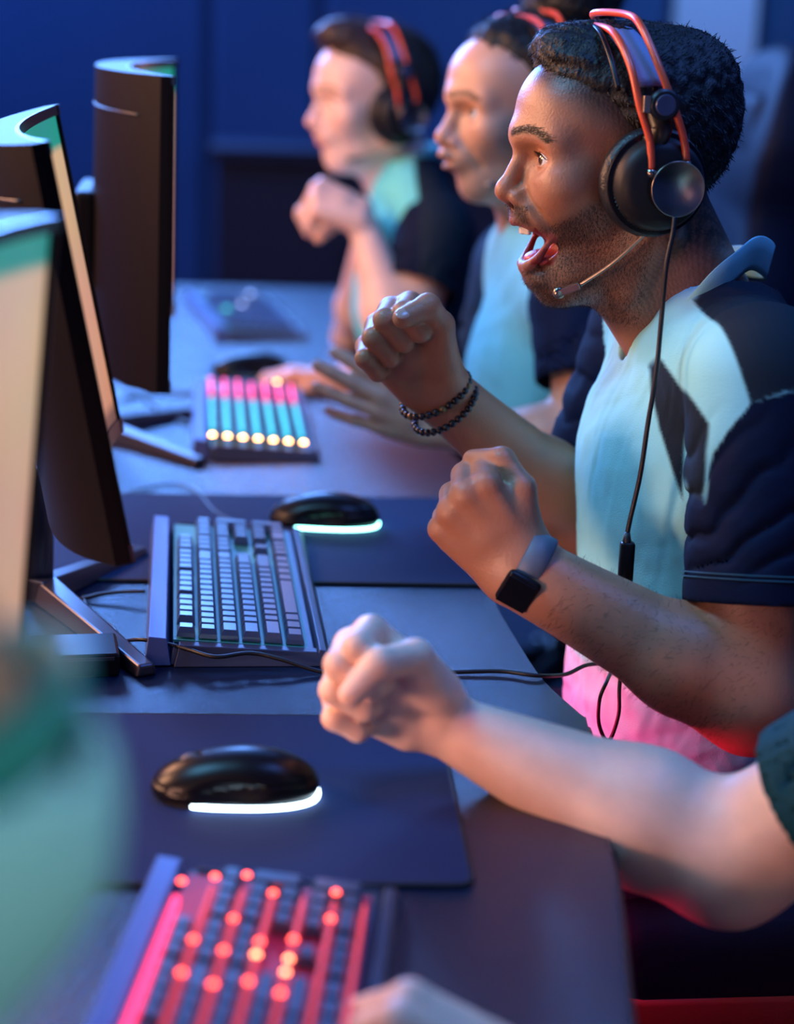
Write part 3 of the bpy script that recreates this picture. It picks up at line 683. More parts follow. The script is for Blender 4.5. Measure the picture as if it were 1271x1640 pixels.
# ---------------------------------------------------------------- mice
def mouse(x,y,yaw,label,led,es):
    R=np.array(Matrix.Rotation(yaw,3,'Z'));t=thing('mouse',label,'mouse',(x,y,.7537),M=R)   # local +x is the palm end
    def f(p):
        d=U(.02,ell((.010,0,.012),(.058,.033,.0285)),ell((-.032,0,.008),(.034,.029,.018)))(p)
        d=np.maximum(d,.0035-p[:,2]);d=-smin(-d,-(-ell((.0,.040,.016),(.035,.014,.012))(p)),.006)
        d=-smin(-d,-(-ell((.0,-.040,.016),(.035,.014,.012))(p)),.006)
        d=np.maximum(d,-cap((-.075,0,.030),(-.012,0,.034),.0020)(p)+.0004)
        q=np.abs(p[:,2]-(.0165+.004*np.sin(p[:,0]*40)))-.0007
        return np.maximum(d,-np.maximum(q,-(d+.0015)))
    V,Q=mesh_sdf(f,(-.075,-.045,-.004),(.078,.045,.05),.0016);raw('shell',V,Q,M_BLKG,t)
    pl=[];n=40
    for k in range(n):
        a=2*math.pi*k/n;pl.append(((.066 if math.cos(a)>0 else .058)*math.copysign(abs(math.cos(a))**.8,math.cos(a)),.0325*math.copysign(abs(math.sin(a))**.8,math.sin(a))))
    g=MB();g.prism(pl,0,.0032);g.build('base',M_BLK,t)
    m=mat('mouse_led_'+label.split()[0],led,emit=led,es=es)
    st=[(x*1.015,y*1.02,.0034) for x,y in pl if x>-.036];i0=0
    st.sort(key=lambda p:math.atan2(p[1],p[0]));g=MB();g.tube(st,.0019,8);g.build('light_strip',m,t,True)
    g=MB();g.lathe([(.003,-.0035),(.0095,-.0033),(.0105,-.001),(.0105,.001),(.0095,.0033),(.003,.0035)],(-.034,0,.0245),(0,1,0),24);g.build('scroll_wheel',mat('grey_rubber',(.08,.08,.1),rough=.5),t,True)
    return t
mouse(.060,2.185,math.radians(-6),'cyan-edged black mouse behind the middle keyboard',(.30,1,.85),9)
mouse(-.028,1.385,math.radians(-2),'white-edged black mouse in the foreground on the nearest mat',(.62,.85,1),11)
mouse(-.045,3.10,math.radians(4),'black mouse under the hand of the woman, behind the glowing keyboard',(.05,.1,.12),.2)
# ---------------------------------------------------------------- monitors
def monitor(c,yaw,tilt,label,w=.5,h=.35,sag=.032,base=None,zb=.7503,bm_=M_MON,screen_kind=0):
    N=A(math.cos(yaw),-math.sin(yaw),0);W=A(math.sin(yaw),math.cos(yaw),0);Uz=A(0,0,1)
    N2=N*math.cos(tilt)+Uz*math.sin(tilt);U2=Uz*math.cos(tilt)-N*math.sin(tilt)
    M=np.stack([N2,W,U2],1);t=thing('monitor',label,'monitor',c,M)      # local x: out of the screen, y: along, z: up
    n=24
    def arc(y,off=0): return -sag*(1-(2*y/w)**2)+off
    def thick(y): return .013+.030*max(0,1-(2*y/w)**4)
    def shell(z0,z1,inx,outx,ins=0,name='back_shell',m=M_MON):
        V=[];Fc=[]
        for i in range(n+1):
            y=-w/2+ins+(w-2*ins)*i/n;V+= [(arc(y)+outx,y,z0),(arc(y)-inx(y),y,z0+(0 if name!='back_shell' else .012*0)),(arc(y)-inx(y)*.86,y,z1),(arc(y)+outx,y,z1)]
        for i in range(n):
            for j in range(4): Fc.append((i*4+j,i*4+(j+1)%4,(i+1)*4+(j+1)%4,(i+1)*4+j))
        Fc.append((3,2,1,0));Fc.append((n*4,n*4+1,n*4+2,n*4+3));g=MB();g.add(V,Fc);return g.build(name,m,t,smooth=True,auto=35)
    shell(-h/2,h/2,thick,0)
    # the curved screen, set in a raised bezel
    V=[];Fc=[]
    for i in range(n+1):
        y=-w/2+.008+(w-.016)*i/n
        for z in(-h/2+.016,h/2-.010): V+=[(arc(y)+.0006,y,z)]
    for i in range(n): Fc.append((2*i,2*i+2,2*i+3,2*i+1))
    raw('screen',V,Fc,M_SCR[screen_kind],t,True)
    for z0,z1,nm in((h/2-.010,h/2,'bezel_top'),(-h/2,-h/2+.016,'bezel_bottom')):
        shell(z0,z1,lambda y:0,.004,0,nm,M_MONTOP)
    for s in(-1,1):
        y=s*(w/2-.004);g=MB();g.box((arc(y)+.002,y,0),(.002,.004,h/2));g.build('bezel_side',M_MON,t)
    # groove with vents along the top of the back
    g=MB();g.tube([(arc(y)-thick(y)*.875+.0004,y,h/2-.045) for y in np.linspace(-w*.44,w*.0,20)],.0016,6);g.build('vent_slot',M_BLK,t,True)
    g=MB();g.box((-sag-.046,0,-.03),(.014,.085,.06),bev=.008,seg=3);g.build('back_housing',M_MON,t)
    # stand: neck, hub and two splayed feet
    if base is not None:
        inv=lambda p:(np.array(p)-np.array(c))@M
        hub,f1,f2=[np.array(b,float) for b in base]
        g=MB();att=c-N2*(sag+.065)+U2*(-.03);g.tube([inv(q) for q in spline([hub+A(-.01,0,.02),hub+A(-.012,0,.10),att*.5+hub*.5+A(-.02,0,.06),att],5)],.019,14,flat=.6);g.build('neck',M_STAND,t,True)
        for f in(f1,f2):
            d=f-hub;L_=np.linalg.norm(d);x=d/L_;y=np.cross(A(0,0,1),x);g=MB()
            for s0,s1,wd,h0,h1 in((0,L_,.013,.026,.012),):
                V=[];
                for s,hh,ww in((-.02,h0,wd*1.3),(L_,h1,wd*.85)):
                    for a,b in((-1,0),(1,0),(1,1),(-1,1)): V.append(inv(hub+x*s+y*a*ww*(1-.25*b)+A(0,0,hh*b)))
                g.add(V,[(3,2,1,0),(4,5,6,7),(0,1,5,4),(1,2,6,5),(2,3,7,6),(3,0,4,7)])
            g.build('foot',M_STAND,t,bev=.003)
    return t
def screenmat(name,c1,c2,band,es):
    m=bpy.data.materials.new(name);m.use_nodes=True;nt=m.node_tree;N=nt.nodes;Lk=nt.links;b=N['Principled BSDF']
    b.inputs['Base Color'].default_value=(.01,.01,.01,1);b.inputs['Roughness'].default_value=.3
    tc=N.new('ShaderNodeTexCoord');sp=N.new('ShaderNodeSeparateXYZ');Lk.new(tc.outputs['Object'],sp.inputs[0])
    r=N.new('ShaderNodeMapRange');r.inputs['From Min'].default_value=-.17;r.inputs['From Max'].default_value=.17;Lk.new(sp.outputs[2],r.inputs['Value'])
    n=N.new('ShaderNodeTexNoise');n.inputs['Scale'].default_value=9;n.inputs['Detail'].default_value=3;Lk.new(tc.outputs['Object'],n.inputs['Vector'])
    cr=N.new('ShaderNodeValToRGB');cr.color_ramp.elements[0].position=0;cr.color_ramp.elements[0].color=(*c2,1);cr.color_ramp.elements[1].position=.88;cr.color_ramp.elements[1].color=(*c1,1)
    e=cr.color_ramp.elements.new(.06);e.color=(*c2,1);e=cr.color_ramp.elements.new(.10);e.color=(c1[0]*1.0,c1[1]*.72,c1[2]*.65,1)
    e=cr.color_ramp.elements.new(.905);e.color=(*band,1);Lk.new(r.outputs[0],cr.inputs[0])
    mx=N.new('ShaderNodeMix');mx.data_type='RGBA';mx.blend_type='MULTIPLY';mx.inputs[0].default_value=.35;Lk.new(cr.outputs[0],mx.inputs[6]);Lk.new(n.outputs['Color'],mx.inputs[7])
    Lk.new(mx.outputs[2],b.inputs['Emission Color']);b.inputs['Emission Strength'].default_value=es;return m
M_SCR=[screenmat('screen_picture',(.80,.50,.34),(.25,.12,.10),(.02,.36,.32),.95),screenmat('screen_picture_pale',(.92,.68,.50),(.6,.4,.3),(.05,.45,.40),.72)]
monitor((-.1745,1.742,1.082),-.100,.187,'curved monitor tilted back beside the middle keyboard, its dark back to the camera',w=.49,base=((-.238,1.89,.7503),(-.116,1.662,.7503),(-.150,2.055,.7503)))
monitor((-.134,2.385,1.103),-.045,-.009,'farthest curved monitor, dark upright back against the blue wall',w=.54,h=.355,sag=.058,base=((-.26,2.66,.7503),(-.100,2.475,.7503),(-.125,2.80,.7503)))
a=P(86,352,1.215)
monitor((a[0]-.020,1.030,1.065),.03,-.09,'nearest monitor at the left edge, bright beige screen, strongly blurred',w=.38,h=.33,sag=.03,base=((-.30,1.08,.7503),(-.24,.88,.7503),(-.235,1.18,.7503)),screen_kind=1)
# ---------------------------------------------------------------- cables lying on the desk
def cable(label,pts,r=.0021,n=8,mt=None):
    g=MB();g.tube(spline(pts,n),r,8);o=g.build('cable',mt or M_RUB,None,True);return tag(o,label,'cable')
d=lambda px,py,z=.753:D(px,py,z)
cable('thin black cable curling on the desk left of the cyan-lit mouse',[d(433,838,.756),d(385,838),d(345,820),d(318,790),d(285,775),d(240,780),d(190,795)],.0016)
cable('black cable plugged into the top bar of the middle keyboard',[d(232,947,.763),d(195,948,.760),d(160,952,.757),d(128,960,.7525)],.0021)
cable('black cable looping under the monitor stand to its near foot',[d(132,955,.7525),d(148,985,.7525),d(180,1003,.7525),d(194,1028,.7525)],.0018)
cable('long headset cable running past the keyboard to the shouting man',[d(196,1028),d(222,1024,.769),d(262,1030,.769),d(300,1040,.768),d(345,1052,.767),d(400,1046,.767),d(450,1056,.763),d(520,1077),d(600,1080),d(715,1077),d(800,1075,.754),d(860,1082,.754),P(905,1080,1.69),P(940,1065,1.71),P(985,1062,1.73)],.0021)
cable('cables crossing the desk behind the far monitor foot',[d(168,600),d(215,625),d(255,655),d(300,680)],.003)
cable('dark cable on the desk between the far monitor and glowing keyboard',[d(195,640),d(250,628),d(310,632)],.003)
# phone-like dark box under the near stand foot
t=thing('docking_box','flat black box under the stand foot of the middle monitor','box',(*d(95,1068,.7503)[:2],.7503),M=np.array(Matrix.Rotation(math.radians(8),3,'Z')))
g=MB();g.box((0,0,.011),(.055,.032,.011),bev=.003);g.build('casing',M_BLKG,t)
g=MB();g.box((0,-.0325,.018),(.050,.001,.0015));g.build('metal_edge',M_STAND,t)
# ---------------------------------------------------------------- gaming chairs
def chair(x,y,yaw,label,z=.47,gold=False,recl=.12):
    R=np.array(Matrix.Rotation(yaw,3,'Z'));t=thing('gaming_chair',label,'chair',(x,y,0),M=R)    # local -x is the front
    g=MB();g.box((0,0,z),(.25,.19,.045),bev=.03,seg=4);g.build('seat',M_CHAIR,t,True)
    for s in(-1,1):
        g=MB();g.box((0,s*.225,z+.020),(.25,.045,.055),bev=.03,seg=4);b=g.build('seat_bolster',M_CHAIR,t,True)
        g=MB();g.box((0,s*.262,z-.030),(.245,.012,.030),bev=.006);g.build('trim_band',M_CHRED,b,True)
        g=MB();g.tube([(.05,s*.31,z-.02),(.05,s*.31,z+.17)],.018,12);ar=g.build('armrest',M_BLK,t,True)
        g=MB();g.box((.0,s*.31,z+.185),(.13,.045,.016),bev=.012,seg=3);g.build('arm_pad',M_BLK,ar,True)
    c,s_=math.cos(recl),math.sin(recl);Rb=np.array([[c,0,s_],[0,1,0],[-s_,0,c]])
    def bp(a,b,q): return Rb@A(a,b,q)+A(.24,0,z+.02)
    pl=[(-.20,0),(-.27,.18),(-.26,.38),(-.20,.52),(-.215,.60),(-.22,.68),(-.15,.80),(0,.83),(.15,.80),(.22,.68),(.215,.60),(.20,.52),(.26,.38),(.27,.18),(.20,0)]
    pl=[tuple(q[:2]) for q in spline([(a,b,0) for a,b in pl],4)];n=len(pl);V=[];Fc=[]
    rings=[(.88,.0),(.97,.012),(1,.03),(1,.06),(.95,.08),(.85,.088)]
    for k,dd in rings:
        for a,b in pl: V.append(bp(dd-.03-.05*(abs(a)/.27)**2*(dd<.04),a*k,.41+(b-.41)*k))
    for i in range(5):
        for j in range(n): Fc.append((i*n+j,i*n+(j+1)%n,(i+1)*n+(j+1)%n,(i+1)*n+j))
    Fc+= [tuple(range(n))[::-1],tuple(range(5*n,6*n))];g=MB();g.add(V,Fc);g.build('backrest',M_CHAIR,t,True)
    g=MB();g.box(bp(-.035,0,.68),(.028,.12,.06),R=Rb,bev=.024,seg=4);g.build('head_pillow',M_CHAIR,t,True)
    for s in(-1,1):
        g=MB();g.box(bp(.06,s*.10,.60),(.012,.035,.012),R=Rb,bev=.005);g.build('strap_slot',M_GOLD if gold else M_BLK,t)
    g=MB();g.tube([(0,0,.10),(0,0,z-.04)],.028,14);g.build('gas_column',M_STEEL,t,True)
    for k in range(5):
        q=k*2*math.pi/5+.3;e=A(.31*math.cos(q),.31*math.sin(q),.075);g=MB();g.tube([(0,0,.115),e],[.030,.018],10);l_=g.build('leg',M_BLK,t,True)
        g=MB();g.lathe([(.010,-.022),(.029,-.02),(.030,0),(.029,.02),(.010,.022)],(e[0],e[1],.031),(-math.sin(q),math.cos(q),0),18);g.build('caster',M_BLK,l_,True)
    return t
chair(.55,1.80,math.radians(3),'dark blue gaming chair with red trim carrying the shouting man',z=.495)
chair(.72,2.62,math.radians(-14),'dark blue high-backed gaming chair behind the woman, at the right edge',z=.50,gold=True,recl=.05)
chair(.58,3.48,0,'dark gaming chair of the far player, mostly hidden behind the others',z=.47)
# ================================================================ the shouting man in the middle
SK_MAIN=A(.44,.20,.11);SK_PALE=A(.85,.56,.44);SK_WOM=A(.66,.35,.22)
def paint_main(V,slv):
    n=len(V);C_=np.tile(AQUA,(n,1));C_[slv]=NAVY
    y=V[:,1];x=V[:,0];z=V[:,2]
    return C_
def build_man():
    O=P(985,260,1.8);M=hframe(7);root=thing('person','man with stubble shouting with joy, fists raised, headset and pale aqua jersey','person',O,M)
    hs,info=head_shapes(op=1.,smile=1);hl=hairline(HL_MAN)
    # neck in head frame
    toL=lambda p:(np.array(p,float)-O)@M
    nbw=A(.425,1.815,1.055);nb=toL(nbw)
    neck=U(.03,cap((-.045,0,-.055),nb,.054,.062),cap((-.005,0,-.100),nb+A(.035,0,-.01),.036,.040))
    tr=chain([A(-.03,.050,-.055),A(-.01,.040,-.12),nb+A(.052,.012,.0)],[.012,.012,.010],.004)
    f=U(.022,hs,U(.02,neck,tr))
    B=Body();hV=[]
    fw=XF(f,O,M)
    cf=lambda V:head_color((V-O)@M,info,SK_MAIN,A(.34,.085,.065),beard=1.0,fade=hl)
    lo,hi=bounds([O-.15,O+.15,nbw-A(.09,.09,.06),nbw+.08],.005)
    V0,Q0=B.add(fw,lo,hi,.0016,cf)
    # right arm (far side), bracelets
    W=P(708,632,1.86);E=P(935,830,1.97);sh=A(.415,2.00,1.055)
    hd,hi_=hand_shape(P(703,622,1.86),(-.62,-.10,.78),(.10,.98,.15),-1,[(78,106,66),(80,108,66),(84,106,66),(88,102,66)],
        [(.022,.028,-.016),(.044,.060,-.024),(.048,.086,-.038),(.026,.095,-.055)],sc=1.04)
    fa=U(.016,hd,arm_shape(E,W,.043,.0245,1.02,flat=(.5,0,.7),U_=sh,ru=.05))
    lo,hi=bounds([W-A(.12,.115,.05),W+A(.04,.08,.17),E-.06,E+.06,sh-.06],.0)
    B.add(fa,lo,hi,.002,lambda V:skin_color(V,SK_MAIN,hi_['knuck']))
    wr=dict(W=W,E=E)
    # left arm (near side), watch
    W2=P(835,915,1.60);E2=P(1203,1118,1.555);sh2=A(.438,1.63,1.050)
    hd2,h2=hand_shape(P(836,918,1.60),(-.66,.02,.75),(-.34,-.92,.18),1,[(84,100,60),(86,100,62),(88,98,62),(92,98,60)],
        [(.024,.030,-.010),(.046,.060,-.014),(.046,.088,-.028),(.022,.100,-.046)],sc=1.0,fat=1.12)
    fa2=U(.016,hd2,arm_shape(E2,W2,.047,.0275,.96,flat=(.3,0,.75),U_=sh2,ru=.052))
    lo,hi=bounds([W2-A(.13,.10,.05),W2+A(.04,.11,.16),E2-.065,E2+.065,sh2-.05],.0)
    B.add(fa2,lo,hi,.0021,lambda V:skin_color(V,SK_MAIN,h2['knuck']))
    hip=A(.43,1.80,.575)
    Va,Qa=B.V[-1],B.Q[-1]-(B.n-len(B.V[-1]));Na=normals(Va,Qa);rsa=np.random.RandomState(2);ax_=(W2-E2)/np.linalg.norm(W2-E2);tt=(Va-E2)@ax_
    cand=np.where((tt>.01)&(tt<.20)&(Va[:,1]<1.60))[0];cand=rsa.choice(cand,2600,replace=False)
    X,Fc=blades(Va,Na,cand,.0075,.00028,lambda p:np.tile(ax_*.6+A(0,0,-.6),(len(p),1)),rsa,.35,.25);raw('arm_hair',X,Fc,M_BEARD,root,False,local=False)['kind']='stuff'
    tr_=U(.04,ell((.43,1.81,.93),(.085,.13,.15)),ell((.43,1.80,.70),(.085,.12,.17)));lo,hi=bounds([(.3,1.62,.5),(.56,2.0,1.1)],.01)
    B.add(tr_,lo,hi,.012,lambda V:skin_color(V,SK_MAIN))
    body=B.build(root)
    # stubble hairs and eyebrow hairs, hair
    rs=np.random.RandomState(4);L0=(V0-O)@M;N0=normals(L0,Q0)
    col=cf(V0);lum=col.sum(1);u,s,wz=L0.T
    cand=np.where((lum<SK_MAIN.sum()*.62)&(wz<-.005)&(wz>-.150)&(s>-.03)&(pdist(L0,info['lo'])>.006)&(u>-.02))[0]
    cand=cand[~((u[cand]<.083)&(np.abs(s[cand])<.028)&(wz[cand]<-.060)&(wz[cand]>-.097)&(u[cand]>.03))]
    cand=rs.choice(cand,min(9000,len(cand)),replace=False)
    X,Fc=blades(L0,N0,cand,.0030,.00036,lambda p:np.tile(A(.1,0,-1),(len(p),1)),rs,.5,.55);raw('stubble',X,Fc,M_BEARD,root,False)['kind']='stuff'
    q=np.stack([np.abs(s),wz],1);cand=np.where((pdist(q,BROW)<.0034)&(u>.05))[0];cand=rs.choice(cand,min(900,len(cand)),replace=False)
    X,Fc=blades(L0,N0,cand,.0070,.00050,lambda p:np.stack([-.5+0*p[:,0],np.sign(p[:,1]),.35-6*(np.abs(p[:,1])-.02)],1),rs,.2,.22);raw('eyebrow',X,Fc,M_HAIR,root,False)['kind']='stuff'
    g=MB()   # lashes
    for s_ in(-1,1):
        for k in range(17):
            a=-1+2*k/16;b=A(.0835-.004*a*a,s_*(.032+a*.0118),.0045+.0050*(1-a*a));g.tube([b,b+A(.005,s_*a*.002,.0022)],[.00035,.00008],4)
    g.build('eyelash',M_HAIR,root)['kind']='stuff'
    hsf=hair_shape(hl,.0100,extra=(ell((.045,0,.103),(.043,.045,.024)),ell((-.066,0,.070),(.046,.055,.052))))
    V,Q=mesh_sdf(hsf,(-.16,-.11,-.10),(.13,.11,.16),.0022);ho=raw('hair',V,Q,M_HAIR,root)
    N=normals(V,Q);cand=np.where((V[:,1]>-.05))[0];cand=rs.choice(cand,min(15000,len(cand)),replace=False)
    X,Fc=blades(V,N,cand,.0062,.0008,lambda p:np.stack([np.where(p[:,2]>.07,.6,-.35),.2*np.sign(p[:,1]),-.6+0*p[:,2]],1),rs,.18,.05)
    raw('hair_strands',X,Fc,M_HAIR,ho,False)['kind']='stuff'
    eyes(root,(1,.10,.02),(.07,.03,.012))
    # teeth and tongue
    for k in range(8):
        a=(k-3.5)*.125;r_=.030;p=A(.0585+r_*math.cos(a)*1.0,r_*math.sin(a)*.95,-.0640);ct,st=math.cos(a),math.sin(a)
        g=MB();g.box(p,(.0022,.0040 if k in(3,4) else .0034,.0052 if k in (3,4) else .0045),R=[[ct,-st,0],[st,ct,0],[0,0,1]],bev=.0014,seg=3);g.build('tooth',M_TEETH,root,True)
    V,Q=mesh_sdf(U(.008,ell((.060,0,-.0925),(.025,.021,.0095)),ell((.042,0,-.082),(.020,.024,.016))),(-.0,-.03,-.115),(.10,.03,-.06),.0016);raw('tongue',V,Q,M_TONGUE,root)
    # jersey
    Yn=1.66
    def xz(px,py,Y=Yn): p=P(px,py,Y);return (p[0],p[2])
    yoke=[xz(*q) for q in((1133,498),(1190,455),(1255,425),(1420,430),(1420,560),(1271,588),(1215,590),(1160,610))]
    wedge=[xz(*q) for q in((1074,590),(1088,618),(1106,650),(1100,690),(1092,800),(1080,760),(1066,700),(1060,650),(1062,610))]
    def inside(x,z,poly):
        r=np.zeros(len(x),bool);n=len(poly)
        for i in range(n):
            x1,z1=poly[i];x2,z2=poly[(i+1)%n];c=((z1>z)!=(z2>z))&(x<(x2-x1)*(z-z1)/(z2-z1+1e-12)+x1);r^=c
        return r
    def paint(V,slv):
        C_=np.tile(AQUA,(len(V),1));x,z=V[:,0],V[:,2];X2=np.stack([x,z],1)
        for poly in(yoke,wedge):
            sd=pdist(X2,poly+[poly[0]])*np.where(inside(x,z,poly),-1,1);k=1-sstep(-.0018,.0018,sd);C_=C_*(1-k[:,None])+GREYN*k[:,None]
        k=sstep(.470,.474,x);C_=C_*(1-k[:,None])+GREYN*.8*k[:,None]
        seam=[xz(*q) for q in((850,1100),(850,765),(1094,765),(1108,690),(1130,650),(1162,608),(1215,592),(1271,586),(1500,580),(1500,1100))]
        sd=pdist(X2,seam+[seam[0]])*np.where(inside(x,z,seam),-1,1);k=np.where(V[:,1]<1.82,1-sstep(-.0012,.0012,sd),1)*slv;C_=C_*(1-k[:,None])+NAVY*k[:,None]
        return C_
    nbj=A(.425,1.815,1.095)
    vee=cap(P(1035,545,1.80)+A(-.02,0,.02),P(1012,602,1.80)+A(.004,0,0),.028,.003)
    j,torso=jersey(root,nbj,hip,[sh,sh2],[E,E2],paint,h=.0027,sleeve=.70,rs=(.071,.064),vee=vee,neckr=.060,neckdir=(-.12,0,1))
    # inner placket and collar
    g=MB();a=P(1050,548,1.80);b=P(1012,606,1.80);V,Q=mesh_sdf(U(.01,ell(a*.5+b*.5+A(.012,0,-.002),(.024,.030,.040))),a-A(.08,.06,.10),a+A(.10,.06,.05),.003)
    raw('undershirt',V,Q,mat('undershirt_cloth',(.02,.035,.05),rough=.8),j,True,local=False)
    vp=P(1013,602,1.80)
    path=[vp+A(0,-.002,0),P(1040,572,1.765),P(1088,532,1.742),P(1135,478,1.735),P(1172,446,1.75),P(1198,424,1.79),A(.480,1.830,1.118),A(.470,1.875,1.112),A(.45,1.895,1.105),A(.40,1.885,1.070),A(.365,1.855,1.045),P(1022,560,1.835),vp+A(.002,.004,0)]
    sp_=spline(path,7);cx=A(.425,1.815,0);outs=[A(p[0]-cx[0],p[1]-cx[1],0) for p in sp_];n=len(sp_)
    wd=[.010+.020*math.sin(math.pi*i/(n-1))**.55 for i in range(n)]
    ribbon('collar',sp_,outs,wd,.0022,M_COLLAR,j,lean=.30)
    # sleeve hem stitching
    ax=(E2-sh2)/np.linalg.norm(E2-sh2)
    for k,off in enumerate((-.022,-.026)):
        c=sh2+(E2-sh2)*.70+ax*off;g=MB();x=np.cross(ax,A(0,1,0));x/=np.linalg.norm(x);y=np.cross(ax,x)
        g.tube([c+(x*math.cos(q)+y*math.sin(q))*.0662 for q in np.linspace(0,2*math.pi,50)],.0007,5,cap=False);g.build('hem_stitch',mat('teal_thread',(.02,.10,.14),rough=.6),j,True,local=False)
    # jeans: lap and thighs
    for s,y in((1,1.66),(-1,1.90)):
        f=U(.05,cap((.45,y,.57),(.05,y-.02*s,.545),.088,.070),ell((.46,1.79,.585),(.13,.15,.075)),cap((.05,y-.02*s,.545),(.02,y,.10),.066,.05))
        fold=lambda p,f=f:f(p)-.003*noise3(p,26,7)
        V,Q=mesh_sdf(fold,(-.08,y-.16,.05),(.62,y+.16,.69),.006);jj=raw('jeans',V,Q,M_JEANS,root,True,local=False)
        if s>0:
            for zz,(pa,pb,pc) in enumerate((((985,1525),(1040,1505),(1100,1498)),((990,1540),(1045,1522),(1098,1516)))):
                pts=[P(*pa,1.566),P(*pb,1.560),P(*pc,1.560)];sp2=spline(pts,9);g=MB()
                for i in range(0,len(sp2)-1): g.tube([sp2[i],sp2[i]*.4+sp2[i+1]*.6],.0009,5)
                g.build('seam_stitching',M_STITCH,jj,True,local=False)['kind']='stuff'
    # headset
    mj=A(.046,.060,-.1095);me_=A(.063,.052,-.1175);hs_=headset(O,M,'headset with two orange tubes worn by the shouting man in focus',mic=(A(-.006,.092,-.055),mj,me_),top=(.026,.004),apex=(.130,.142))
    # headset cable with inline remote, hanging down the jersey
    pts=[P(1080,348,1.67),P(1077,375,1.665),P(1066,430,1.66),P(1058,520,1.66),P(1050,600,1.645),P(1037,680,1.635),P(1025,760,1.635),P(1008,835,1.635),P(1003,862,1.635)]
    t=thing('headset_cable','black cable with inline remote hanging down the pale aqua jersey','cable',P(1003,900,1.632))
    g=MB();g.tube(spline(pts,8),.0023,10);g.build('cord',M_RUB,t,True,local=False)
    g=MB();g.box(P(1002,910,1.632),(.0068,.0055,.0255),bev=.003,seg=3);r=g.build('inline_remote',M_BLKG,t,True,local=False,auto=50)
    g=MB();a=P(1003,873,1.632);g.tube([a+A(0,0,.012),a+A(0,0,.004),a],[.0026,.0042,.0050],12);g.build('strain_relief',M_RUB,r,True).location=(0,0,0)
    r.children[0].data.transform(Matrix.Translation(-Vector(t.matrix_basis.translation)))
    lp=[P(1000,945,1.64),P(1003,1010,1.66),P(992,1095,1.655),P(990,1145,1.65),P(974,1187,1.65),P(959,1160,1.65),P(960,1120,1.65),P(972,1090,1.66),P(985,1062,1.73)]
    g=MB();g.tube(spline(lp,8),.0019,8);g.build('cord_loop',M_RUB,t,True,local=False)
    # watch
    d=(W2-E2)/np.linalg.norm(W2-E2);wc=P(846,910,1.60);zz=h2['z']-d*(h2['z']@d);zz/=np.linalg.norm(zz);zz=A(-.76,-.64,-.08);zz-=d*(zz@d);zz/=np.linalg.norm(zz);yy=np.cross(d,zz)
    t=thing('smartwatch','black smartwatch with grey strap on the wrist of the shouting man','watch',wc,np.stack([d,yy,zz],1))
    g=MB();n=40;V=[];Fc=[]
    for i in range(n):
        q=2*math.pi*i/n;ry,rz=.0345,.0300
        for a,rr in((-.0115,0),(-.0105,.0022),(.0105,.0022),(.0115,0)): V.append(A(a,(ry+rr)*math.sin(q),(rz+rr)*math.cos(q)))
    for i in range(n):
        for j in range(4): Fc.append((i*4+j,i*4+(j+1)%4,((i+1)%n)*4+(j+1)%4,((i+1)%n)*4+j))
    g.add(V,Fc);g.build('strap',mat('grey_silicone',(.10,.14,.20),rough=.5),t,True)
    g=MB();g.box((0,0,.0345),(.0160,.0185,.0050),bev=.0045,seg=4);wcse=g.build('watch_case',M_BLKG,t,True,auto=40)
    g=MB();g.box((0,0,.0397),(.0138,.0162,.0006),bev=.0005);g.build('watch_face',M_BLKG,wcse)
    # bead bracelets
    d=(W-E)/np.linalg.norm(W-E);x=np.cross(d,A(0,1,0));x/=np.linalg.norm(x);y=np.cross(d,x)
    bead=None
    for k,(px,py,tl,lab) in enumerate(((697,630,.20,'upper black bead bracelet on the raised wrist, nearer the fist'),(712,652,.05,'lower black bead bracelet on the raised wrist, farther from the fist'))):
        c=P(px,py,1.86)+A(0,0,0);t=thing('bead_bracelet',lab,'bracelet',c,group=None);n=30;R1,R2=.0355,.0335
        for i in range(n):
            q=2*math.pi*i/n;p=x*R1*math.cos(q)+y*R2*math.sin(q)+d*(.006*math.sin(q+1)+tl*.03*math.cos(q))
            if bead is None:
                bm=bmesh.new();bmesh.ops.create_icosphere(bm,subdivisions=2,radius=.0041);bead=bpy.data.meshes.new('bead');bm.to_mesh(bead);bm.free();bead.polygons.foreach_set('use_smooth',np.ones(len(bead.polygons),bool));bead.materials.append(mat('black_bead',(.006,.005,.006),rough=.12,coat=.5));bead2=bead.copy();bead2.materials.clear();bead2.materials.append(mat('bronze_bead',(.25,.16,.07),rough=.3,metal=.8))
            o=bpy.data.objects.new('bead',bead2 if i%5==2 and k==0 else bead);COL.objects.link(o);o.parent=t;o.location=Vector(p)
    # thumbnail
    tp,td=hi_['tip'],hi_['tdir'];nz=-hi_['z']*.75+hi_['y']*.65;nz-=td*(nz@td);nz/=np.linalg.norm(nz);ny=np.cross(td,nz)
    V,Q=mesh_sdf(XF(ell((0.001,0,.0078),(.0088,.0066,.0026)),tp,np.stack([td,ny,nz],1)),tp-.02,tp+.02,.0009)
    raw('thumb_nail',V,Q,mat('nail',(.62,.36,.28),rough=.25,coat=.3),body,True,local=True).matrix_parent_inverse=Matrix.Identity(4)
    o=bpy.data.objects[-1] if False else None
    for ch in body.children:
        if ch.name.startswith('thumb_nail'): ch.data.transform(root.matrix_basis.inverted())
    return root
build_man()
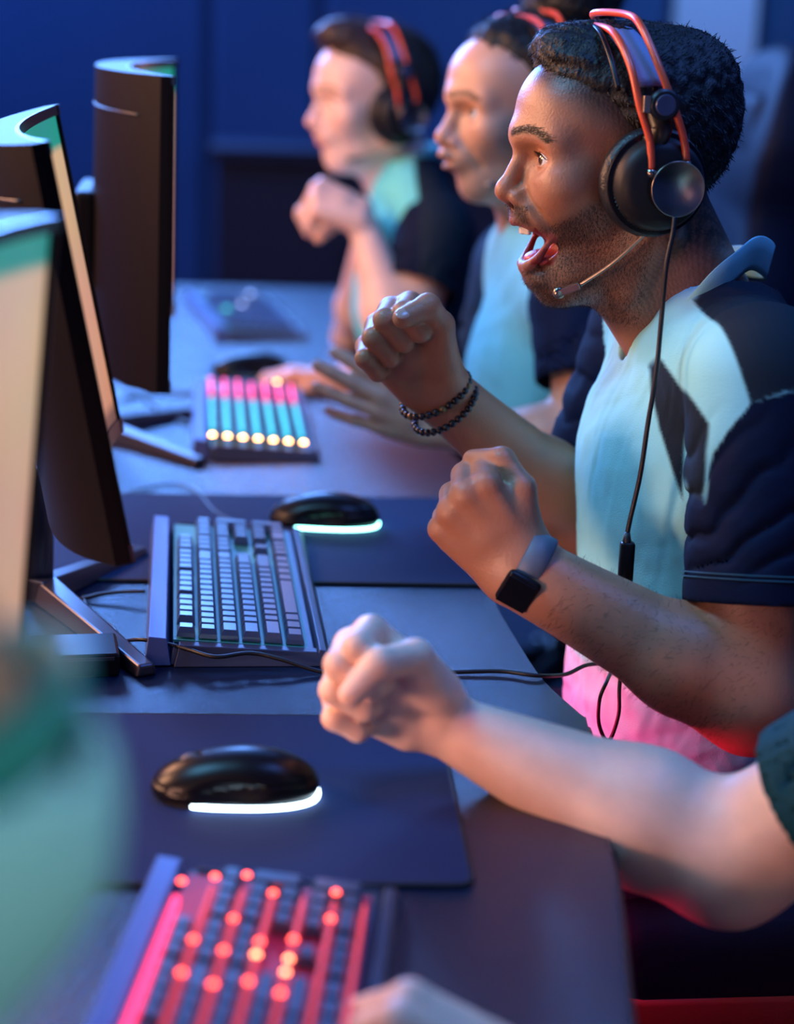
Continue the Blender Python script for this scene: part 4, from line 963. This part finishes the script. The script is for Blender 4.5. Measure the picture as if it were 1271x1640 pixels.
# ================================================================ the other players
def person(label,O,yaw,pitch,skin,lip,nbw,hip,arms,hairmat=M_HAIR,hl=HL_MAN,thick=.012,extra=(),hv=.003,bv=.0032,jv=.005,head={},beard=0,paint=None,gaze=(1,.1,0),iris=(.06,.03,.015),
           strands=3500,hand_sc=1.,collar=True,collarmat=None,sleeve=.6,rs=(.066,.064),chest=(.105,.155,.155),belly=(.10,.14,.16),neck_r=(.050,.056),browc=(.015,.01,.008),hset=None,fade=True,brows=True,htop=(.020,-.006),hapex=(.130,.138)):
    O=np.array(O,float);M=hframe(yaw,pitch);root=thing('person',label,'person',O,M);toL=lambda p:(np.array(p,float)-O)@M
    hs,info=head_shapes(**head);H=hairline(hl);nb=toL(nbw)
    neck=U(.03,cap((-.040,0,-.055),nb,*neck_r),cap((.0,0,-.085),nb+A(.03,0,-.01),.034,.038))
    B=Body();fw=XF(U(.022,hs,neck),O,M)
    cf=lambda V:head_color((V-O)@M,info,skin,lip,beard=beard,fade=H if fade else None,brow=browc)
    lo,hi=bounds([O-.15,O+.15,np.array(nbw)-.08,np.array(nbw)+.08],.005);V0,Q0=B.add(fw,lo,hi,hv,cf)
    shs=[];els=[];inf=[]
    for a in arms:
        Sh,E,W=[np.array(a[k],float) for k in('S','E','W')]
        hd,h_=hand_shape(a.get('HW',W),a['y'],a['z'],a['side'],a.get('curl',FIST),a.get('thumb',TH_FIST),a.get('spread',(0,0,0,0)),hand_sc,a.get('fat',1.))
        f=U(.016,hd,arm_shape(E,W,a.get('re',.041),a.get('rw',.024),1.0,U_=Sh,ru=.047,flat=a.get('flat')))
        lo,hi=bounds([W-.11*hand_sc,W+.11*hand_sc,np.array(a['y'])*.1+W,np.array(a['y'])*.19+W,E-.06,E+.06,Sh-.05,Sh+.03],.0)
        B.add(f,lo,hi,a.get('h',bv),lambda V:skin_color(V,skin,h_['knuck']));shs.append(Sh);els.append(E);inf.append(h_)
    sm=(shs[0]+shs[1])/2
    t=U(.04,ell(sm+A(0,0,-.12),(.07,.11,.13)),ell((sm+np.array(hip))/2,(.07,.10,.16)));lo,hi=bounds([sm-A(.1,.14,.4),sm+A(.1,.14,.04)],.02);B.add(t,lo,hi,.014,lambda V:skin_color(V,skin))
    B.build(root)
    rs_=np.random.RandomState(8);hsf=hair_shape(H,thick,extra);V,Q=mesh_sdf(hsf,(-.20,-.13,-.10),(.135,.13,.25),.0032);ho=raw('hair',V,Q,hairmat,root)
    if strands:
        N=normals(V,Q);cand=rs_.choice(len(V),min(strands,len(V)),replace=False)
        X,Fc=blades(V,N,cand,.012,.0013,lambda p:np.stack([np.where(p[:,2]>.07,.5,-.35),.2*np.sign(p[:,1]),-.5+0*p[:,2]],1),rs_,.4,.3);raw('hair_strands',X,Fc,hairmat,ho,False)['kind']='stuff'
    eyes(root,gaze,iris)
    if paint is None:
        def paint(V,slv):
            C_=np.tile(AQUA,(len(V),1));C_[slv]=NAVY;return C_
    nbj=np.array(nbw,float)+A(0,0,.035)
    j,_=jersey(root,nbj,hip,shs,els,paint,h=jv,sleeve=sleeve,rs=rs,chest=chest,belly=belly,neckr=.056)
    if collar:
        n0=np.array(nbw,float);pth=[n0+A(.058*math.cos(q)-.006,.062*math.sin(q),.018+.018*math.cos(q)) for q in np.linspace(math.pi,-math.pi,17)]
        ribbon('collar',pth,[A(p[0]-n0[0],p[1]-n0[1],0) for p in pth],.026,.0024,collarmat or M_COLLAR,j,lean=.22)
    if hset: headset(O,M,hset,detail=False,mic=(A(-.006,.092,-.055),A(.040,.062,-.082),A(.060,.052,-.085)),top=htop,apex=hapex)
    return root
def pt(px,py,Y): return P(px,py,Y)
HL_W=[(-.14,-.062),(-.10,-.060),(-.055,-.050),(-.045,-.02),(-.02,.010),(.008,.040),(.030,.070),(.05,.092),(.085,.104),(.11,.112)]
OPENH=[(4,8,6),(2,6,5),(6,8,6),(12,10,8)]
# woman
def paint_w(V,slv):
    C_=np.tile(AQUA,(len(V),1));C_[slv]=NAVY*1.3;C_[(V[:,0]>.43)]=GREYN;k=(V[:,1]>2.60)&(V[:,2]>.93);C_[k&~slv]=A(.02,.06,.13);C_[slv&(V[:,1]>2.5)]=A(.02,.06,.14);return C_  # far sleeve and shoulder: blue light painted into the navy cloth
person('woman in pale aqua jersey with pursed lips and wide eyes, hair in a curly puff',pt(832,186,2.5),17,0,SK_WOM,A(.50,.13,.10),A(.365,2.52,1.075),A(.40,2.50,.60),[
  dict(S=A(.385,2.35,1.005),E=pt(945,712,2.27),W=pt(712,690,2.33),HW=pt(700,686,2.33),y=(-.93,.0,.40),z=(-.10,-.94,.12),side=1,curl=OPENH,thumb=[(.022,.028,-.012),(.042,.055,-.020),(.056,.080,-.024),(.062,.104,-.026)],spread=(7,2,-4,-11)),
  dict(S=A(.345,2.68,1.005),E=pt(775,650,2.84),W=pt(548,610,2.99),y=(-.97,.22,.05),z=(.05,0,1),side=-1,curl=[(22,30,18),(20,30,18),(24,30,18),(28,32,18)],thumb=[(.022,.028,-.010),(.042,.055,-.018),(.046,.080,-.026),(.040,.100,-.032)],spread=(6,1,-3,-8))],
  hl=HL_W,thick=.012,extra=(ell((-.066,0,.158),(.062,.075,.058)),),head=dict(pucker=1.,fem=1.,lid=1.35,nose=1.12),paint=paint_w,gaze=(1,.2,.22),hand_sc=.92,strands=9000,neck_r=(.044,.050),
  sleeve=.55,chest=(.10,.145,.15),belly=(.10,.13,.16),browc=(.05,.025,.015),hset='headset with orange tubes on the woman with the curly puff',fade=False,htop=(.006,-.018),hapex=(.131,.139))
# far young man
def paint_y(V,slv):
    C_=np.tile(AQUA*A(.5,.9,.85),(len(V),1));C_[slv]=NAVY;C_[(V[:,0]>.225)]=GREYN;return C_
person('farthest player, pale young man with brown hair leaning his chin on his fist',pt(595,168,3.2),20,0,SK_PALE,A(.60,.22,.18),A(.215,3.22,1.075),A(.33,3.25,.60),[
  dict(S=A(.255,3.05,1.00),E=pt(640,552,2.97),W=pt(584,368,3.03),HW=pt(588,345,3.03),y=(-.90,.12,.32),z=(.15,-.55,.82),side=1,re=.043,curl=[(82,98,60)]*4),
  dict(S=A(.225,3.40,1.00),E=pt(570,540,3.45),W=pt(592,368,3.17),HW=pt(590,352,3.15),y=(-.85,-.25,.30),z=(.25,.45,.85),side=-1,curl=[(50,80,50)]*4)],
  hairmat=M_BROWNHAIR,thick=.013,extra=(ell((.052,0,.112),(.050,.048,.028)),),head=dict(lid=.55),hv=.0035,bv=.004,paint=paint_y,gaze=(1,0,-.3),strands=4000,collarmat=mat('teal_collar',(.10,.55,.52),rough=.7),
  browc=(.30,.16,.09),hset='headset with red-orange tubes on the farthest young man',fade=False,sleeve=.50)
# player beside the camera, seen only as two arms
person('player beside the camera whose pale arms reach into the picture, fist raised',A(.44,1.07,1.28),0,0,SK_PALE,A(.6,.22,.18),A(.55,1.07,1.12),A(.60,1.07,.60),[
  dict(S=A(.56,1.22,.93),E=pt(1165,1372,1.34),W=pt(722,1166,1.42),HW=pt(708,1146,1.42),y=(-.84,-.06,.54),z=(.05,.99,.10),side=-1,re=.0515,rw=.0265,h=.0024,curl=[(72,100,60),(76,100,62),(80,98,62),(86,96,60)],
     thumb=[(.022,.028,-.016),(.040,.056,-.028),(.030,.082,-.050),(.002,.088,-.060)],fat=1.04),
  dict(S=A(.545,.89,1.02),E=A(.42,.84,.72),W=pt(872,1765,.99),HW=pt(862,1755,.99),y=(-.93,.05,.36),z=(.25,-.5,.82),side=1,re=.045,h=.003,curl=[(60,90,50)]*4)],
  hv=.004,jv=.004,bv=.003,sleeve=.72,rs=(.074,.070),hand_sc=1.06,paint=lambda V,slv:np.where(slv[:,None],A(.006,.05,.065),AQUA),hset=None,strands=0)
# blurred person at the left edge
person('blurred person at the left edge, only brown neck and pale teal jersey back showing',A(-.214,.58,1.262),0,0,SK_MAIN*.9,A(.34,.085,.065),A(-.121,.58,1.098),A(-.195,.57,.60),[
  dict(S=A(-.200,.45,1.000),E=A(-.24,.38,.84),W=A(-.46,.40,.86),y=(-1,0,0),z=(0,0,1),side=1,h=.005),
  dict(S=A(-.200,.69,1.000),E=A(-.24,.70,.84),W=A(-.46,.66,.86),y=(-1,0,0),z=(0,0,1),side=-1,h=.005)],
  hv=.004,jv=.006,strands=0,neck_r=(.058,.060),chest=(.095,.13,.15),belly=(.095,.13,.16),paint=lambda V,slv:np.tile(A(.34,.62,.60),(len(V),1)),collarmat=mat('green_collar',(.03,.25,.22),rough=.7))
